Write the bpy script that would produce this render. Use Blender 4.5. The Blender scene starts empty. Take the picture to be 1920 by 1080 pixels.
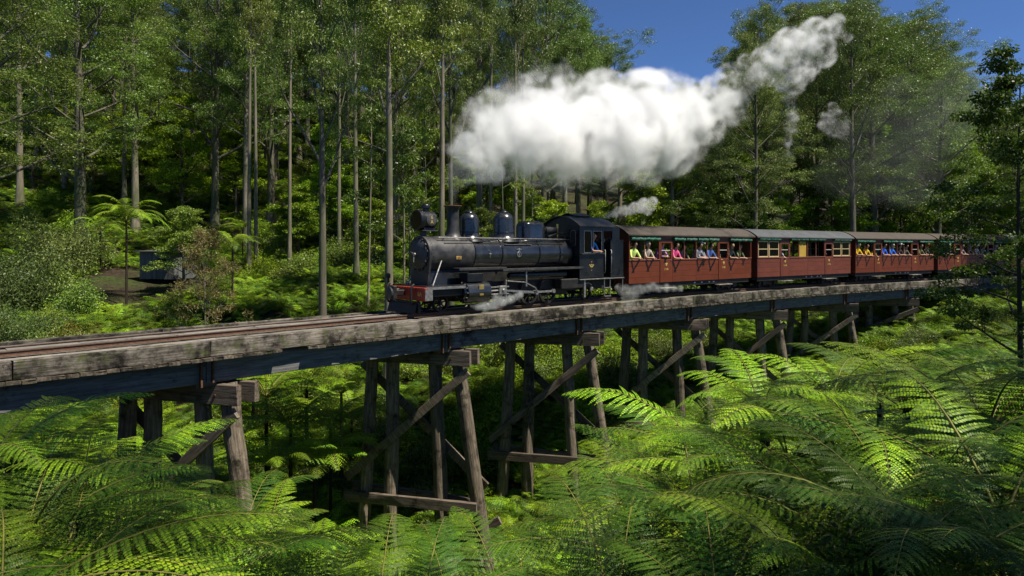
import bpy, bmesh, math, random
import numpy as np
from mathutils import Vector, Matrix
PI = math.pi; R = math.radians
sc = bpy.context.scene
COL = sc.collection

# ------------------------------------------------------------------ camera, sky, sun, exposure
FPX, HORI, EYE = 1226.4, 463.7, 2.205          # focal length and horizon in photo pixels, eye height over the deck
cam_d = bpy.data.cameras.new('camera'); cam = bpy.data.objects.new('camera', cam_d); COL.objects.link(cam)
cam.location = (0, 0, EYE); cam.rotation_euler = (R(90), 0, 0)
cam_d.sensor_width = 36; cam_d.lens = 36*FPX/1920; cam_d.shift_y = -(540-HORI)/1920
cam_d.clip_start = 0.05; cam_d.clip_end = 3000
sc.camera = cam
SUN_EL = R(60); SUN_AZ = R(114)                 # azimuth from +Y towards +X
wd = bpy.data.worlds.new('World'); sc.world = wd; wd.use_nodes = True
wn = wd.node_tree; bgn = wn.nodes['Background']
sky = wn.nodes.new('ShaderNodeTexSky'); sky.sky_type = 'NISHITA'; sky.sun_disc = False
sky.sun_elevation = SUN_EL; sky.sun_rotation = SUN_AZ; sky.air_density = 0.7; sky.dust_density = 0.0; sky.ozone_density = 10.0; sky.altitude = 3000
wn.links.new(sky.outputs[0], bgn.inputs[0]); bgn.inputs[1].default_value = 0.092
sl = bpy.data.lights.new('sun', 'SUN'); sl.energy = 5.0; sl.angle = R(0.5); sl.color = (1, .93, .80)
so = bpy.data.objects.new('sun', sl); COL.objects.link(so)
sdir = Vector((math.sin(SUN_AZ)*math.cos(SUN_EL), math.cos(SUN_AZ)*math.cos(SUN_EL), math.sin(SUN_EL)))
so.rotation_euler = sdir.to_track_quat('Z', 'Y').to_euler(); so.location = (30, -10, 40)
vs = sc.view_settings; vs.view_transform = 'Standard'; vs.look = 'None'; vs.exposure = 0.72; vs.gamma = 1.0; vs.use_curve_mapping = False
cy = sc.cycles
cy.max_bounces = 7; cy.diffuse_bounces = 2; cy.glossy_bounces = 2; cy.transmission_bounces = 3; cy.transparent_max_bounces = 8
cy.volume_bounces = 7; cy.use_denoising = True; cy.volume_step_rate = 2.5; cy.volume_max_steps = 256
cy.sample_clamp_indirect = 6.0

# ------------------------------------------------------------------ helpers
def mesh_obj(name, me, parent=None, loc=(0,0,0), rot=(0,0,0), scale=(1,1,1)):
    o = bpy.data.objects.new(name, me); COL.objects.link(o)
    o.location = loc; o.rotation_euler = rot; o.scale = scale
    if parent: o.parent = parent
    return o
def empty(name, loc=(0,0,0), rot=(0,0,0), parent=None, scale=(1,1,1)):
    o = mesh_obj(name, None, parent, loc, rot, scale); o.empty_display_size = .2
    return o
def tag(o, label=None, cat=None, group=None, kind=None):
    if label: o['label'] = label
    if cat: o['category'] = cat
    if group: o['group'] = group
    if kind: o['kind'] = kind
    return o
def copy_tree(o, parent=None):
    c = o.copy(); COL.objects.link(c); c.parent = parent
    for ch in o.children: copy_tree(ch, c)
    return c
def at(u, y, Y):
    """photo pixel at a chosen distance Y -> point in the place"""
    return Vector(((u-960)/FPX*Y, Y, EYE-(y-HORI)/FPX*Y))

class MB:
    def __init__(s): s.v = []; s.f = []; s.m = []
    def add(s, vs, fs, m=0):
        b = len(s.v); s.v += [tuple(v) for v in vs]
        for f in fs: s.f.append(tuple(b+i for i in f)); s.m.append(m)
    def box(s, x0, x1, y0, y1, z0, z1, m=0, M=None):
        vs = [Vector((x,y,z)) for x in (x0,x1) for y in (y0,y1) for z in (z0,z1)]
        if M: vs = [M @ v for v in vs]
        s.add(vs, [(0,1,3,2),(4,6,7,5),(0,4,5,1),(2,3,7,6),(0,2,6,4),(1,5,7,3)], m); return s
    def cyl(s, p0, p1, r0, r1=None, n=20, m=0, cap=True):
        return s.lathe([(r0,0),(r1 if r1 is not None else r0, (Vector(p1)-Vector(p0)).length)], p0, Vector(p1)-Vector(p0), n, m, cap)
    def lathe(s, prof, org, axis, n=24, m=0, cap=True):
        axis = Vector(axis).normalized(); q = Vector((0,0,1)).rotation_difference(axis); org = Vector(org)
        vs = []; k = len(prof)
        for r, z in prof:
            for i in range(n):
                a = 2*PI*i/n; vs.append(org + q @ Vector((r*math.cos(a), r*math.sin(a), z)))
        fs = [(j*n+i, j*n+(i+1)%n, (j+1)*n+(i+1)%n, (j+1)*n+i) for j in range(k-1) for i in range(n)]
        if cap: fs += [tuple(range(n-1,-1,-1)), tuple(range((k-1)*n, k*n))]
        s.add(vs, fs, m); return s
    def tube(s, pts, r, n=8, m=0, cap=True):
        pts = [Vector(p) for p in pts]; rs = r if isinstance(r, (list,tuple)) else [r]*len(pts)
        vs = []; prev = None
        for i, p in enumerate(pts):
            t = (pts[min(i+1,len(pts)-1)]-pts[max(i-1,0)]).normalized()
            if prev is None: a = t.orthogonal().normalized()
            else: a = (prev-t*prev.dot(t)); a = a.normalized() if a.length > 1e-6 else t.orthogonal().normalized()
            prev = a; b = t.cross(a)
            for k in range(n):
                g = 2*PI*k/n; vs.append(p+(a*math.cos(g)+b*math.sin(g))*rs[i])
        fs = [(j*n+i, j*n+(i+1)%n, (j+1)*n+(i+1)%n, (j+1)*n+i) for j in range(len(pts)-1) for i in range(n)]
        if cap: fs += [tuple(range(n-1,-1,-1)), tuple(range((len(pts)-1)*n, len(pts)*n))]
        s.add(vs, fs, m); return s
    def prism(s, poly, d0, d1, axis='x', m=0, M=None):
        """poly of 2-D points extruded along an axis"""
        n = len(poly); vs = []
        for d in (d0, d1):
            for a, b in poly:
                v = Vector((d,a,b)) if axis=='x' else Vector((a,d,b)) if axis=='y' else Vector((a,b,d))
                vs.append(M @ v if M else v)
        fs = [tuple(range(n-1,-1,-1)), tuple(range(n,2*n))] + [(i,(i+1)%n,n+(i+1)%n,n+i) for i in range(n)]
        s.add(vs, fs, m); return s
    def mesh(s, name, mats, smooth=None, bevel=0):
        me = bpy.data.meshes.new(name); me.from_pydata(s.v, [], s.f)
        for mt in (mats if isinstance(mats,(list,tuple)) else [mats]): me.materials.append(mt)
        me.polygons.foreach_set('material_index', s.m)
        bm = bmesh.new(); bm.from_mesh(me); bmesh.ops.recalc_face_normals(bm, faces=bm.faces)
        if bevel: bmesh.ops.bevel(bm, geom=[e for e in bm.edges if e.is_manifold and e.calc_face_angle(0) > .6], offset=bevel, segments=1, affect='EDGES', clamp_overlap=True)
        bm.to_mesh(me); bm.free()
        if smooth is not None:
            me.polygons.foreach_set('use_smooth', [True]*len(me.polygons)); me.set_sharp_from_angle(angle=R(smooth))
        me.update(); return me
    def obj(s, name, mats, parent=None, smooth=None, bevel=0, **k):
        return mesh_obj(name, s.mesh(name, mats, smooth, bevel), parent, **k)

# ------------------------------------------------------------------ materials
class NT:
    def __init__(s, name):
        s.mat = bpy.data.materials.new(name); s.mat.use_nodes = True; s.t = s.mat.node_tree; s.n = s.t.nodes; s.l = s.t.links
        s.out = s.n['Material Output']; s.b = s.n['Principled BSDF']
    def node(s, t, **k):
        n = s.n.new(t)
        for a, b in k.items(): setattr(n, a, b)
        return n
    def link(s, a, b): s.l.new(a, b)
    def coord(s, kind='Object', scale=(1,1,1), rnd=True):
        tc = s.node('ShaderNodeTexCoord'); mp = s.node('ShaderNodeMapping'); mp.inputs['Scale'].default_value = scale
        s.link(tc.outputs[kind], mp.inputs[0])
        if rnd:
            oi = s.node('ShaderNodeObjectInfo'); mu = s.node('ShaderNodeVectorMath', operation='SCALE'); mu.inputs[0].default_value = (37,53,29)
            s.link(oi.outputs['Random'], mu.inputs['Scale']); s.link(mu.outputs[0], mp.inputs['Location'])
        return mp.outputs[0]
    def noise(s, vec, scale=5, detail=6, rough=.6):
        n = s.node('ShaderNodeTexNoise'); n.inputs['Scale'].default_value = scale; n.inputs['Detail'].default_value = detail; n.inputs['Roughness'].default_value = rough
        if vec is not None: s.link(vec, n.inputs['Vector'])
        return n.outputs['Fac']
    def ramp(s, fac, stops):
        r = s.node('ShaderNodeValToRGB'); e = r.color_ramp.elements
        while len(e) < len(stops): e.new(.5)
        for i, (p, c) in enumerate(stops): e[i].position = p; e[i].color = (*c, 1) if len(c) == 3 else c
        s.link(fac, r.inputs[0]); return r.outputs[0]
    def mix(s, fac, a, b, mode='MIX'):
        m = s.node('ShaderNodeMix', data_type='RGBA', blend_type=mode)
        for x, i in ((fac,0),(a,6),(b,7)):
            if hasattr(x, 'links'): s.link(x, m.inputs[i])
            else: m.inputs[i].default_value = x if i == 0 else (*x, 1)
        return m.outputs[2]
    def bump(s, h, strength=.4, dist=.02):
        b = s.node('ShaderNodeBump'); b.inputs['Strength'].default_value = strength; b.inputs['Distance'].default_value = dist
        s.link(h, b.inputs['Height']); s.link(b.outputs[0], s.b.inputs['Normal'])
    def set(s, col=None, rough=None, metal=None, spec=None):
        if col is not None:
            if hasattr(col, 'links'): s.link(col, s.b.inputs['Base Color'])
            else: s.b.inputs['Base Color'].default_value = (*col, 1)
        if rough is not None:
            if hasattr(rough, 'links'): s.link(rough, s.b.inputs['Roughness'])
            else: s.b.inputs['Roughness'].default_value = rough
        if metal is not None: s.b.inputs['Metallic'].default_value = metal
        if spec is not None: s.b.inputs['Specular IOR Level'].default_value = spec
        return s

def wood(name, light, mid, dark, patch=.5, moss=0.0, axis=0, bumps=.5):
    light, mid, dark = (tuple(x*.80 for x in c) for c in (light, mid, dark)); t = NT(name); st = [9,9,9]; st[axis] = .7
    v = t.coord('Object', tuple(st)); g = t.noise(v, 2.2, 8, .65)
    v2 = t.coord('Object', (1,1,1)); p = t.noise(v2, 1.6, 8, .72)
    c = t.ramp(g, [(.28,dark),(.47,mid),(.68,light)])
    pm = t.ramp(p, [(patch-.05,(0,0,0)),(patch+.1,(1,1,1))])
    c = t.mix(pm, c, tuple(x*.38 for x in dark))
    if moss:
        q = t.noise(t.coord('Object',(1,1,1)), 3.3, 6, .7); mm = t.ramp(q, [(.62-moss*.2,(0,0,0)),(.8-moss*.2,(1,1,1))])
        c = t.mix(mm, c, (.075,.085,.03))
    oi = t.node('ShaderNodeObjectInfo'); hs = t.node('ShaderNodeHueSaturation'); mr = t.node('ShaderNodeMapRange')
    mr.inputs[3].default_value = .75; mr.inputs[4].default_value = 1.25
    t.link(oi.outputs['Random'], mr.inputs[0]); t.link(mr.outputs[0], hs.inputs['Value']); t.link(c, hs.inputs['Color'])
    t.set(hs.outputs[0], .85, spec=.2); t.bump(g, bumps, .03); return t.mat
def plain(name, col, rough=.6, metal=0, spec=.5, var=.15, scale=6, dirt=None, bump=0):
    k_ = .80 if metal < .5 else 1.0; col = tuple(x*k_ for x in col); dirt = tuple(x*k_ for x in dirt) if dirt else None
    t = NT(name); n = t.noise(t.coord('Object'), scale, 5, .6)
    c = t.ramp(n, [(.3, tuple(x*(1-var) for x in col)), (.7, tuple(min(1,x*(1+var)) for x in col))])
    if dirt:
        d = t.noise(t.coord('Object'), 2.5, 7, .7); c = t.mix(t.ramp(d, [(.5,(0,0,0)),(.72,(1,1,1))]), c, dirt)
    rr = t.ramp(n, [(.2,(max(rough-.12,.02),)*3),(.8,(min(rough+.12,1),)*3)])
    t.set(c, rr, metal, spec)
    if bump: t.bump(n, bump, .01)
    return t.mat
def leaf(name, c0, c1, c2, rough=.42, trans=.4, spec=.5, var=.35):
    """thin leaf: glossy face plus light coming through; colour varies leaf by leaf and plant by plant"""
    t = NT(name); g = t.node('ShaderNodeNewGeometry'); oi = t.node('ShaderNodeObjectInfo')
    c = t.ramp(g.outputs['Random Per Island'], [(.0,c0),(.55,c1),(1.,c2)])
    hs = t.node('ShaderNodeHueSaturation'); mr = t.node('ShaderNodeMapRange'); mr.inputs[3].default_value = 1-var; mr.inputs[4].default_value = 1+var
    t.link(oi.outputs['Random'], mr.inputs[0]); t.link(mr.outputs[0], hs.inputs['Value']); t.link(c, hs.inputs['Color'])
    mh = t.node('ShaderNodeMapRange'); mh.inputs[3].default_value = .485; mh.inputs[4].default_value = .515
    wn_ = t.node('ShaderNodeTexWhiteNoise', noise_dimensions='1D'); t.link(oi.outputs['Random'], wn_.inputs['W']); t.link(wn_.outputs[0], mh.inputs[0]); t.link(mh.outputs[0], hs.inputs['Hue'])
    t.set(hs.outputs[0], rough, spec=spec)
    tr = t.node('ShaderNodeBsdfTranslucent'); tc = t.mix(1.0, hs.outputs[0], (1.25,1.3,.55), 'MULTIPLY'); t.link(tc, tr.inputs[0])
    mx = t.node('ShaderNodeMixShader'); mx.inputs[0].default_value = trans
    t.link(t.b.outputs[0], mx.inputs[1]); t.link(tr.outputs[0], mx.inputs[2]); t.link(mx.outputs[0], t.out.inputs[0])
    return t.mat
def bark(name, a, b, c):
    t = NT(name); v = t.coord('Object',(1.2,1.2,.13)); g = t.noise(v, 6, 7, .65); p = t.noise(t.coord('Object',(1,1,.35)), 1.3, 5, .6)
    col = t.mix(t.ramp(p,[(.42,(0,0,0)),(.62,(1,1,1))]), t.ramp(g,[(.3,a),(.65,b)]), c)
    t.set(col, .85, spec=.2); t.bump(g, .5, .03); return t.mat

M = {}
M['kerb'] = wood('weathered_kerb', (.36,.32,.27), (.19,.165,.132), (.055,.045,.036), .47, .5)
M['girder'] = wood('girder_timber', (.20,.20,.195), (.125,.125,.122), (.05,.05,.05), .60, .1)
M['cap'] = wood('cap_timber', (.24,.19,.15), (.14,.11,.085), (.06,.048,.038), .58, .15)
M['pile'] = wood('pile_timber', (.33,.27,.20), (.17,.135,.10), (.06,.048,.036), .56, .3, axis=2, bumps=.8)
M['plank_end'] = wood('plank_ends', (.20,.165,.125), (.11,.09,.068), (.045,.036,.028), .5, .5)
M['plank'] = wood('deck_plank', (.34,.31,.27), (.21,.19,.165), (.09,.078,.066), .56, .05)
M['rust'] = plain('rail_rust', (.125,.07,.045), .85, 0, .3, .35, 14)
M['railtop'] = plain('rail_head', (.30,.24,.20), .4, .7, .5, .2, 10)
M['iron'] = plain('rusty_iron', (.13,.065,.035), .8, .1, .3, .5, 12)
M['black'] = plain('black_paint', (.009,.010,.012), .30, 0, .5, .3, 3, (.022,.021,.020))
M['gloss'] = plain('boiler_paint', (.016,.018,.022), .22, 0, .8, .3, 2.2, (.045,.044,.043))
M['smokebox'] = plain('smokebox_paint', (.032,.031,.031), .46, 0, .5, .6, 3.5, (.085,.08,.076))
M['under'] = plain('oily_black', (.012,.011,.010), .55, 0, .4, .4, 6, (.03,.026,.022))
M['red'] = plain('red_paint', (.34,.035,.018), .45, 0, .4, .25, 5, (.12,.03,.02))
M['steel'] = plain('bright_steel', (.34,.32,.29), .42, .8, .5, .3, 12)
M['brass'] = plain('brass', (.60,.42,.12), .35, .8, .5, .2, 12)
M['gold'] = plain('gold_paint', (.62,.45,.12), .5, .2, .5, .15, 20)
M['white'] = plain('white_paint', (.75,.73,.68), .6, 0, .4, .1, 10)
M['maroon'] = plain('maroon_paint', (.145,.030,.007), .42, 0, .45, .16, 1.6, (.108,.025,.008), .08)
M['maroon_pale'] = plain('faded_maroon_paint', (.158,.039,.019), .45, 0, .45, .16, 1.6, (.12,.035,.023), .08)
M['maroon_dark'] = plain('maroon_end_paint', (.10,.024,.016), .5, 0, .4, .2, 3)
M['trim'] = plain('varnished_trim', (.24,.085,.045), .5, 0, .4, .2, 8)
M['cream'] = plain('cream_frame', (.62,.50,.27), .5, 0, .4, .12, 8)
M['roof_brown'] = plain('roof_canvas_brown', (.082,.066,.053), .8, 0, .25, .2, 2, (.06,.05,.042))
M['roof_grey'] = plain('roof_canvas_grey', (.085,.09,.096), .75, 0, .3, .2, 2, (.06,.06,.064))
M['canvas'] = plain('green_canvas', (.028,.13,.085), .75, 0, .3, .4, 7, (.16,.17,.15))
M['yellow'] = plain('yellow_blind', (.46,.30,.05), .7, 0, .3, .15, 4)
M['coal'] = plain('coal', (.012,.012,.013), .5, 0, .5, .4, 20)
M['hut_wall'] = wood('hut_boards', (.20,.205,.20), (.14,.145,.142), (.07,.07,.068), .66, .1, axis=2)
M['hut_roof'] = plain('hut_roof', (.07,.07,.065), .8, 0, .3, .3, 5)
M['dark'] = plain('opening_shade', (.012,.012,.012), .9)  # near-black colour stands in for the shade inside openings
M['skin'] = plain('skin', (.50,.27,.18), .6, 0, .35, .12, 10)
M['hair_brown'] = plain('hair_brown', (.055,.03,.018), .6, 0, .3, .3, 30)
M['hair_fair'] = plain('hair_fair', (.32,.20,.09), .6, 0, .3, .3, 30)
M['hair_grey'] = plain('hair_grey', (.45,.43,.40), .6, 0, .3, .2, 30)
M['eye'] = plain('eye_dark', (.015,.01,.01), .2)
def clothing():
    t = NT('clothing'); oi = t.node('ShaderNodeObjectInfo'); n = t.noise(t.coord('Object'), 14, 4, .6)
    t.set(t.mix(t.ramp(n,[(.3,(.2,.2,.2)),(.7,(0,0,0))]), oi.outputs['Color'], (.02,.02,.02)), .9, spec=.1); return t.mat
M['cloth'] = clothing()
def glass():
    t = NT('window_glass'); g = t.node('ShaderNodeBsdfGlossy'); g.inputs['Roughness'].default_value = .03
    tr = t.node('ShaderNodeBsdfTransparent'); tr.inputs[0].default_value = (.86,.9,.87,1); fr = t.node('ShaderNodeFresnel'); fr.inputs[0].default_value = 1.5
    mx = t.node('ShaderNodeMixShader'); t.link(fr.outputs[0], mx.inputs[0]); t.link(tr.outputs[0], mx.inputs[1]); t.link(g.outputs[0], mx.inputs[2]); t.link(mx.outputs[0], t.out.inputs[0])
    return t.mat
M['glass'] = glass()
def reflector():
    t = NT('lamp_reflector'); t.set((.75,.75,.72), .12, 1.0); return t.mat
M['reflector'] = reflector()
M['leaf_gum'] = leaf('gum_leaves', (.055,.100,.012), (.110,.175,.020), (.185,.235,.045), .42, .17, .35)
M['leaf_olive'] = leaf('olive_leaves', (.068,.105,.011), (.130,.185,.020), (.205,.245,.042), .42, .18, .35)
M['leaf_bright'] = leaf('bright_leaves', (.090,.160,.008), (.175,.275,.011), (.30,.39,.025), .45, .22, .3)
M['leaf_grey'] = leaf('greyish_leaves', (.058,.092,.020), (.105,.150,.034), (.18,.22,.06), .5, .2, .3)
M['leaf_gold'] = leaf('golden_leaves', (.13,.12,.02), (.24,.18,.03), (.34,.24,.05), .5, .35, .4)
M['leaf_dry'] = leaf('dry_leaves', (.12,.10,.035), (.20,.165,.06), (.28,.23,.10), .55, .3, .3)
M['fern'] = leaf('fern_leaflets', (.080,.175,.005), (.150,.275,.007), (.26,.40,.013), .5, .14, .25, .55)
M['fern_shade'] = leaf('shade_toned_fern_leaflets', (.026,.075,.005), (.046,.115,.007), (.07,.15,.010), .5, .12, .2, .25)  # darker copy of the fern colour, with shade put into it
M['frond_stem'] = plain('frond_stalk', (.19,.19,.03), .6, 0, .4, .3, 12)
M['fern_trunk'] = plain('fern_trunk', (.035,.026,.018), .95, 0, .2, .5, 18, None, .8)
M['bark_pale'] = bark('pale_gum_bark', (.11,.09,.065), (.25,.215,.165), (.10,.105,.055))
M['bark_dark'] = bark('dark_gum_bark', (.060,.052,.040), (.16,.14,.105), (.07,.08,.04))
M['bark_brown'] = bark('brown_bark', (.05,.038,.028), (.12,.095,.07), (.06,.055,.03))
M['leaf_shade'] = leaf('shade_toned_leaves', (.03,.055,.006), (.055,.09,.010), (.10,.14,.02), .5, .3, .3)  # leaf colour darkened to stand in for shade
M['bark_shade'] = bark('shade_toned_bark', (.022,.018,.014), (.05,.042,.032), (.03,.03,.017))  # bark darkened the same way, shade put into the colour
def ground_mat():
    t = NT('forest_floor'); v = t.coord('Object', rnd=False); a = t.noise(v, .35, 6, .6); b = t.noise(v, 4, 8, .7)
    c = t.mix(t.ramp(a,[(.4,(0,0,0)),(.6,(1,1,1))]), t.ramp(b,[(.3,(.014,.010,.007)),(.55,(.036,.026,.017)),(.75,(.085,.056,.038))]), t.ramp(b,[(.3,(.016,.022,.007)),(.7,(.055,.075,.018))]))
    t.set(c, .95, spec=.15); t.bump(b, .8, .1); return t.mat
M['ground'] = ground_mat()
# ------------------------------------------------------------------ track line: a gentle curve, s in metres
TX, TY, TA, TK = -8.085, 16.416, .80403, .00585
def track(s, off=0.0):
    a = TA-TK*s
    return Vector((TX+(math.sin(TA)-math.sin(a))/TK+off*math.sin(a), TY+(math.cos(a)-math.cos(TA))/TK-off*math.cos(a), 0)), a

# ------------------------------------------------------------------ terrain
CTRL = [(0,0,.35),(3,2,.1),(-4,2,-.2),(0,-14,1.5),(-20,-10,1),(25,-12,1.5),(4,6,-1.2),(8,10,-1.6),(14,16,-2.0),(5,11,-3.2),(9,15,-2.8),(18,10,-.8),(30,14,0),(30,30,-1.8),(26,36,-2.6),
 (-1,6,-2.9),(-1,12,-6.2),(-5,8,-3.8),(-9,9,-2.2),(-10,3,-.4),(-20,5,.2),(-13,11.3,-2.6),(-8,16.4,-4.8),(-3,21.4,-8.8),(2,25.9,-8.2),(7.2,30.5,-6.6),(12.7,34.8,-5.4),(18.7,39,-4.6),(24.5,42.5,-3.2),(31,46,-1.6),(42,52,-.9),(60,60,-.5),
 (-20,17,-1.6),(-30,18,-.6),(-12,24,-5.4),(-5,28,-6.6),(0,31,-5.6),(6,38,-4.2),(0,36,-3.4),(13,44,-3.0),(22,50,-1.5),(-20,30,-2.2),(-27,32,-1.5),(-9,36,-1.2),(-7,40,-.2),(-13,45,.2),(-16,48,.3),(-24,42,0),(-30,48,2),(-35,70,9.5),(-20,70,8),(-5,58,3),(-50,100,22),(0,80,7),
 (15,70,3),(20,60,1),(35,62,1),(40,80,5),(70,70,2),(-80,150,40),(-20,140,30),(30,150,22),(80,150,16),(130,100,8),(-90,60,12),(-60,30,3),(-60,0,2),(70,20,1),(130,30,4),(120,200,30),(0,230,45),(-120,220,60)]
_c = np.array(CTRL, float)
def _U(r2): return np.where(r2 > 1e-9, .5*r2*np.log(r2+1e-12), 0)
_d = ((_c[:,None,:2]-_c[None,:,:2])**2).sum(-1); _n = len(_c)
_A = np.zeros((_n+3,_n+3)); _A[:_n,:_n] = _U(_d)+np.eye(_n)*2.0; _A[:_n,_n] = 1; _A[:_n,_n+1:] = _c[:,:2]; _A[_n,:_n] = 1; _A[_n+1:,:_n] = _c[:,:2].T
_w = np.linalg.solve(_A, np.concatenate([_c[:,2],[0,0,0]]))
def hgt(x, y):
    x = np.atleast_1d(np.asarray(x, float)); y = np.atleast_1d(np.asarray(y, float))
    d = (x[...,None]-_c[:,0])**2+(y[...,None]-_c[:,1])**2
    h = _U(d)@_w[:_n]+_w[_n]+_w[_n+1]*x+_w[_n+2]*y
    return h+.12*np.sin(x*1.3+y*.7)+.09*np.sin(x*.6-y*1.7)
def hz(x, y): return float(hgt(x, y)[0])
def build_ground():
    ax = np.concatenate([np.linspace(-260,-52,24),np.linspace(-50,70,121),np.linspace(74,300,24)])
    ay = np.concatenate([np.linspace(-60,-16,8),np.linspace(-14,80,105),np.linspace(84,330,28)])
    X, Y = np.meshgrid(ax, ay); Z = hgt(X.ravel(), Y.ravel())
    far = np.maximum(0, np.hypot(X.ravel(), Y.ravel()-60)-150); Z = np.clip(Z, -12, 62)+far*.05
    nx, ny = len(ax), len(ay)
    me = bpy.data.meshes.new('ground')
    fs = [(j*nx+i, j*nx+i+1, (j+1)*nx+i+1, (j+1)*nx+i) for j in range(ny-1) for i in range(nx-1)]
    me.from_pydata(np.stack([X.ravel(),Y.ravel(),Z],1).tolist(), [], fs); me.materials.append(M['ground'])
    me.polygons.foreach_set('use_smooth', [True]*len(fs))
    return tag(mesh_obj('ground', me), 'dark leaf-littered forest floor falling into a gully', kind='structure')
build_ground()

# ------------------------------------------------------------------ timbers
def timber(L, w, h, seed=0, ch=.012, jit=.006, segs=8):
    """a sawn timber along X with worn, slightly uneven edges"""
    rg = random.Random(seed); m = MB(); vs = []
    c = ch
    prof = [(-w/2+c,-h/2),(w/2-c,-h/2),(w/2,-h/2+c),(w/2,h/2-c),(w/2-c,h/2),(-w/2+c,h/2),(-w/2,h/2-c),(-w/2,-h/2+c)]
    for i in range(segs+1):
        x = -L/2+L*i/segs
        for a, b in prof: vs.append((x+(rg.uniform(-.015,.015) if i in (0,segs) else 0), a+rg.uniform(-jit,jit), b+rg.uniform(-jit,jit)))
    fs = [(j*8+i, j*8+(i+1)%8, (j+1)*8+(i+1)%8, (j+1)*8+i) for j in range(segs) for i in range(8)]
    fs += [tuple(range(7,-1,-1)), tuple(range(segs*8, segs*8+8))]
    m.add(vs, fs); return m
def pile_mesh(p0, p1, r0, r1, seed):
    """round log from p0 (top) to p1 (foot), in its own frame along Z"""
    rg = random.Random(seed); d = Vector(p1)-Vector(p0); L = d.length; m = MB(); n = 14; k = 9; vs = []
    ph = [rg.uniform(-.022,.022) for _ in range(n)]
    for j in range(k):
        t = j/(k-1); r = r0+(r1-r0)*t
        ox, oy = rg.uniform(-.012,.012), rg.uniform(-.012,.012)
        for i in range(n):
            a = 2*PI*i/n; rr = r+ph[i]+rg.uniform(-.008,.008); vs.append((rr*math.cos(a)+ox, rr*math.sin(a)+oy, -L*t))
    fs = [(j*n+i, (j+1)*n+i, (j+1)*n+(i+1)%n, j*n+(i+1)%n) for j in range(k-1) for i in range(n)]
    fs += [tuple(range(n)), tuple(range(k*n-1, (k-1)*n-1, -1))]
    m.add(vs, fs)
    return m, Vector((0,0,-1)).rotation_difference(d.normalized()).to_euler()

bridge = empty('trestle_bridge', track(14)[0])
tag(bridge, 'long curving timber trestle bridge of weathered grey beams carrying the train over the gully', 'bridge')
BI = Matrix.Translation(-track(14)[0])
def bput(name, mb, mat, p, rz, ry=0, parent=None, smooth=30, rx=0):
    loc = Vector(p)-track(14)[0] if parent is None else Vector(p)
    return mb.obj(name, mat, parent or bridge, smooth=smooth, loc=loc, rot=(rx, ry, rz))
JOINTS = [-21.6,-14.4,-7.2,-.05,7.27,13.63,20.83,27.77,35.08,42.2,49.3,56.4]
for i in range(len(JOINTS)-1):
    s0, s1 = JOINTS[i], JOINTS[i+1]
    for off, h, nm in ((1.335,.37,'kerb_timber'),(-1.95,.33,'kerb_timber')):
        # near side kerb: two lengths per span, butted with a hair gap
        cuts = [s0, s1] if off < 0 else ([s0, s0+(s1-s0)*(.47 if i in (1,2) else 1), s1] if i in (1,2) else [s0, s1])
        for a, b in zip(cuts[:-1], cuts[1:]):
            p, q = track(a, off)[0], track(b, off)[0]; L = (q-p).length-.025
            bput(nm, timber(L, .19, h, i*7+int(off>0)+int(a*3), .014, .007), M['kerb'], (p+q)/2+Vector((0,0,-h/2-.004*(i%2))), math.atan2((q-p).y,(q-p).x))
    for off, w in ((1.02,.30),(-.35,.30),(-1.68,.30)):
        p, q = track(s0, off)[0], track(s1, off)[0]; L = (q-p).length-.03
        bput('girder', timber(L, w, .58, i*11+int(off*10), .02, .009), M['girder'], (p+q)/2+Vector((0,0,-.455-.29)), math.atan2((q-p).y,(q-p).x))
# cross planks whose ends show as a thin broken strip under the kerb
s = -20.0; k = 0; rk = random.Random(5)
cp = [timber(3.66, .235, .07, q, .006, .004, 3).mesh('cross_plank', M['plank_end'], 30) for q in range(5)]
while s < 55:
    a = track(s)[1]; p = track(s, -.31)[0]
    if not (1.6 < s < 2.3):
        mesh_obj('cross_plank', cp[k%5], bridge, loc=p-track(14)[0]+Vector((0,0,-.415+rk.uniform(-.012,.008))), rot=(0,0,a-PI/2)).location += Vector((math.sin(a),-math.cos(a),0))*rk.uniform(-.03,.035)
    s += .245 if s < 22 else .25; k += 1
# longitudinal deck planks beside and between the rails
for off, w in ((1.08,.28),(.72,.30),(.14,.235),(-.14,.235),(-.72,.30),(-1.08,.3),(-1.45,.32)):
    s = -20.0
    while s < 55:
        L = 5.1+rk.uniform(-.6,.6); p, q = track(s, off)[0], track(s+L, off)[0]
        bput('deck_plank', timber((q-p).length-.02, w, .12, int(s*13+off*7), .01, .006, 6), M['plank'], (p+q)/2+Vector((0,0,(-.015 if abs(off) < .3 else -.11)+rk.uniform(-.012,.012))), math.atan2((q-p).y,(q-p).x))
        s += L
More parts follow.
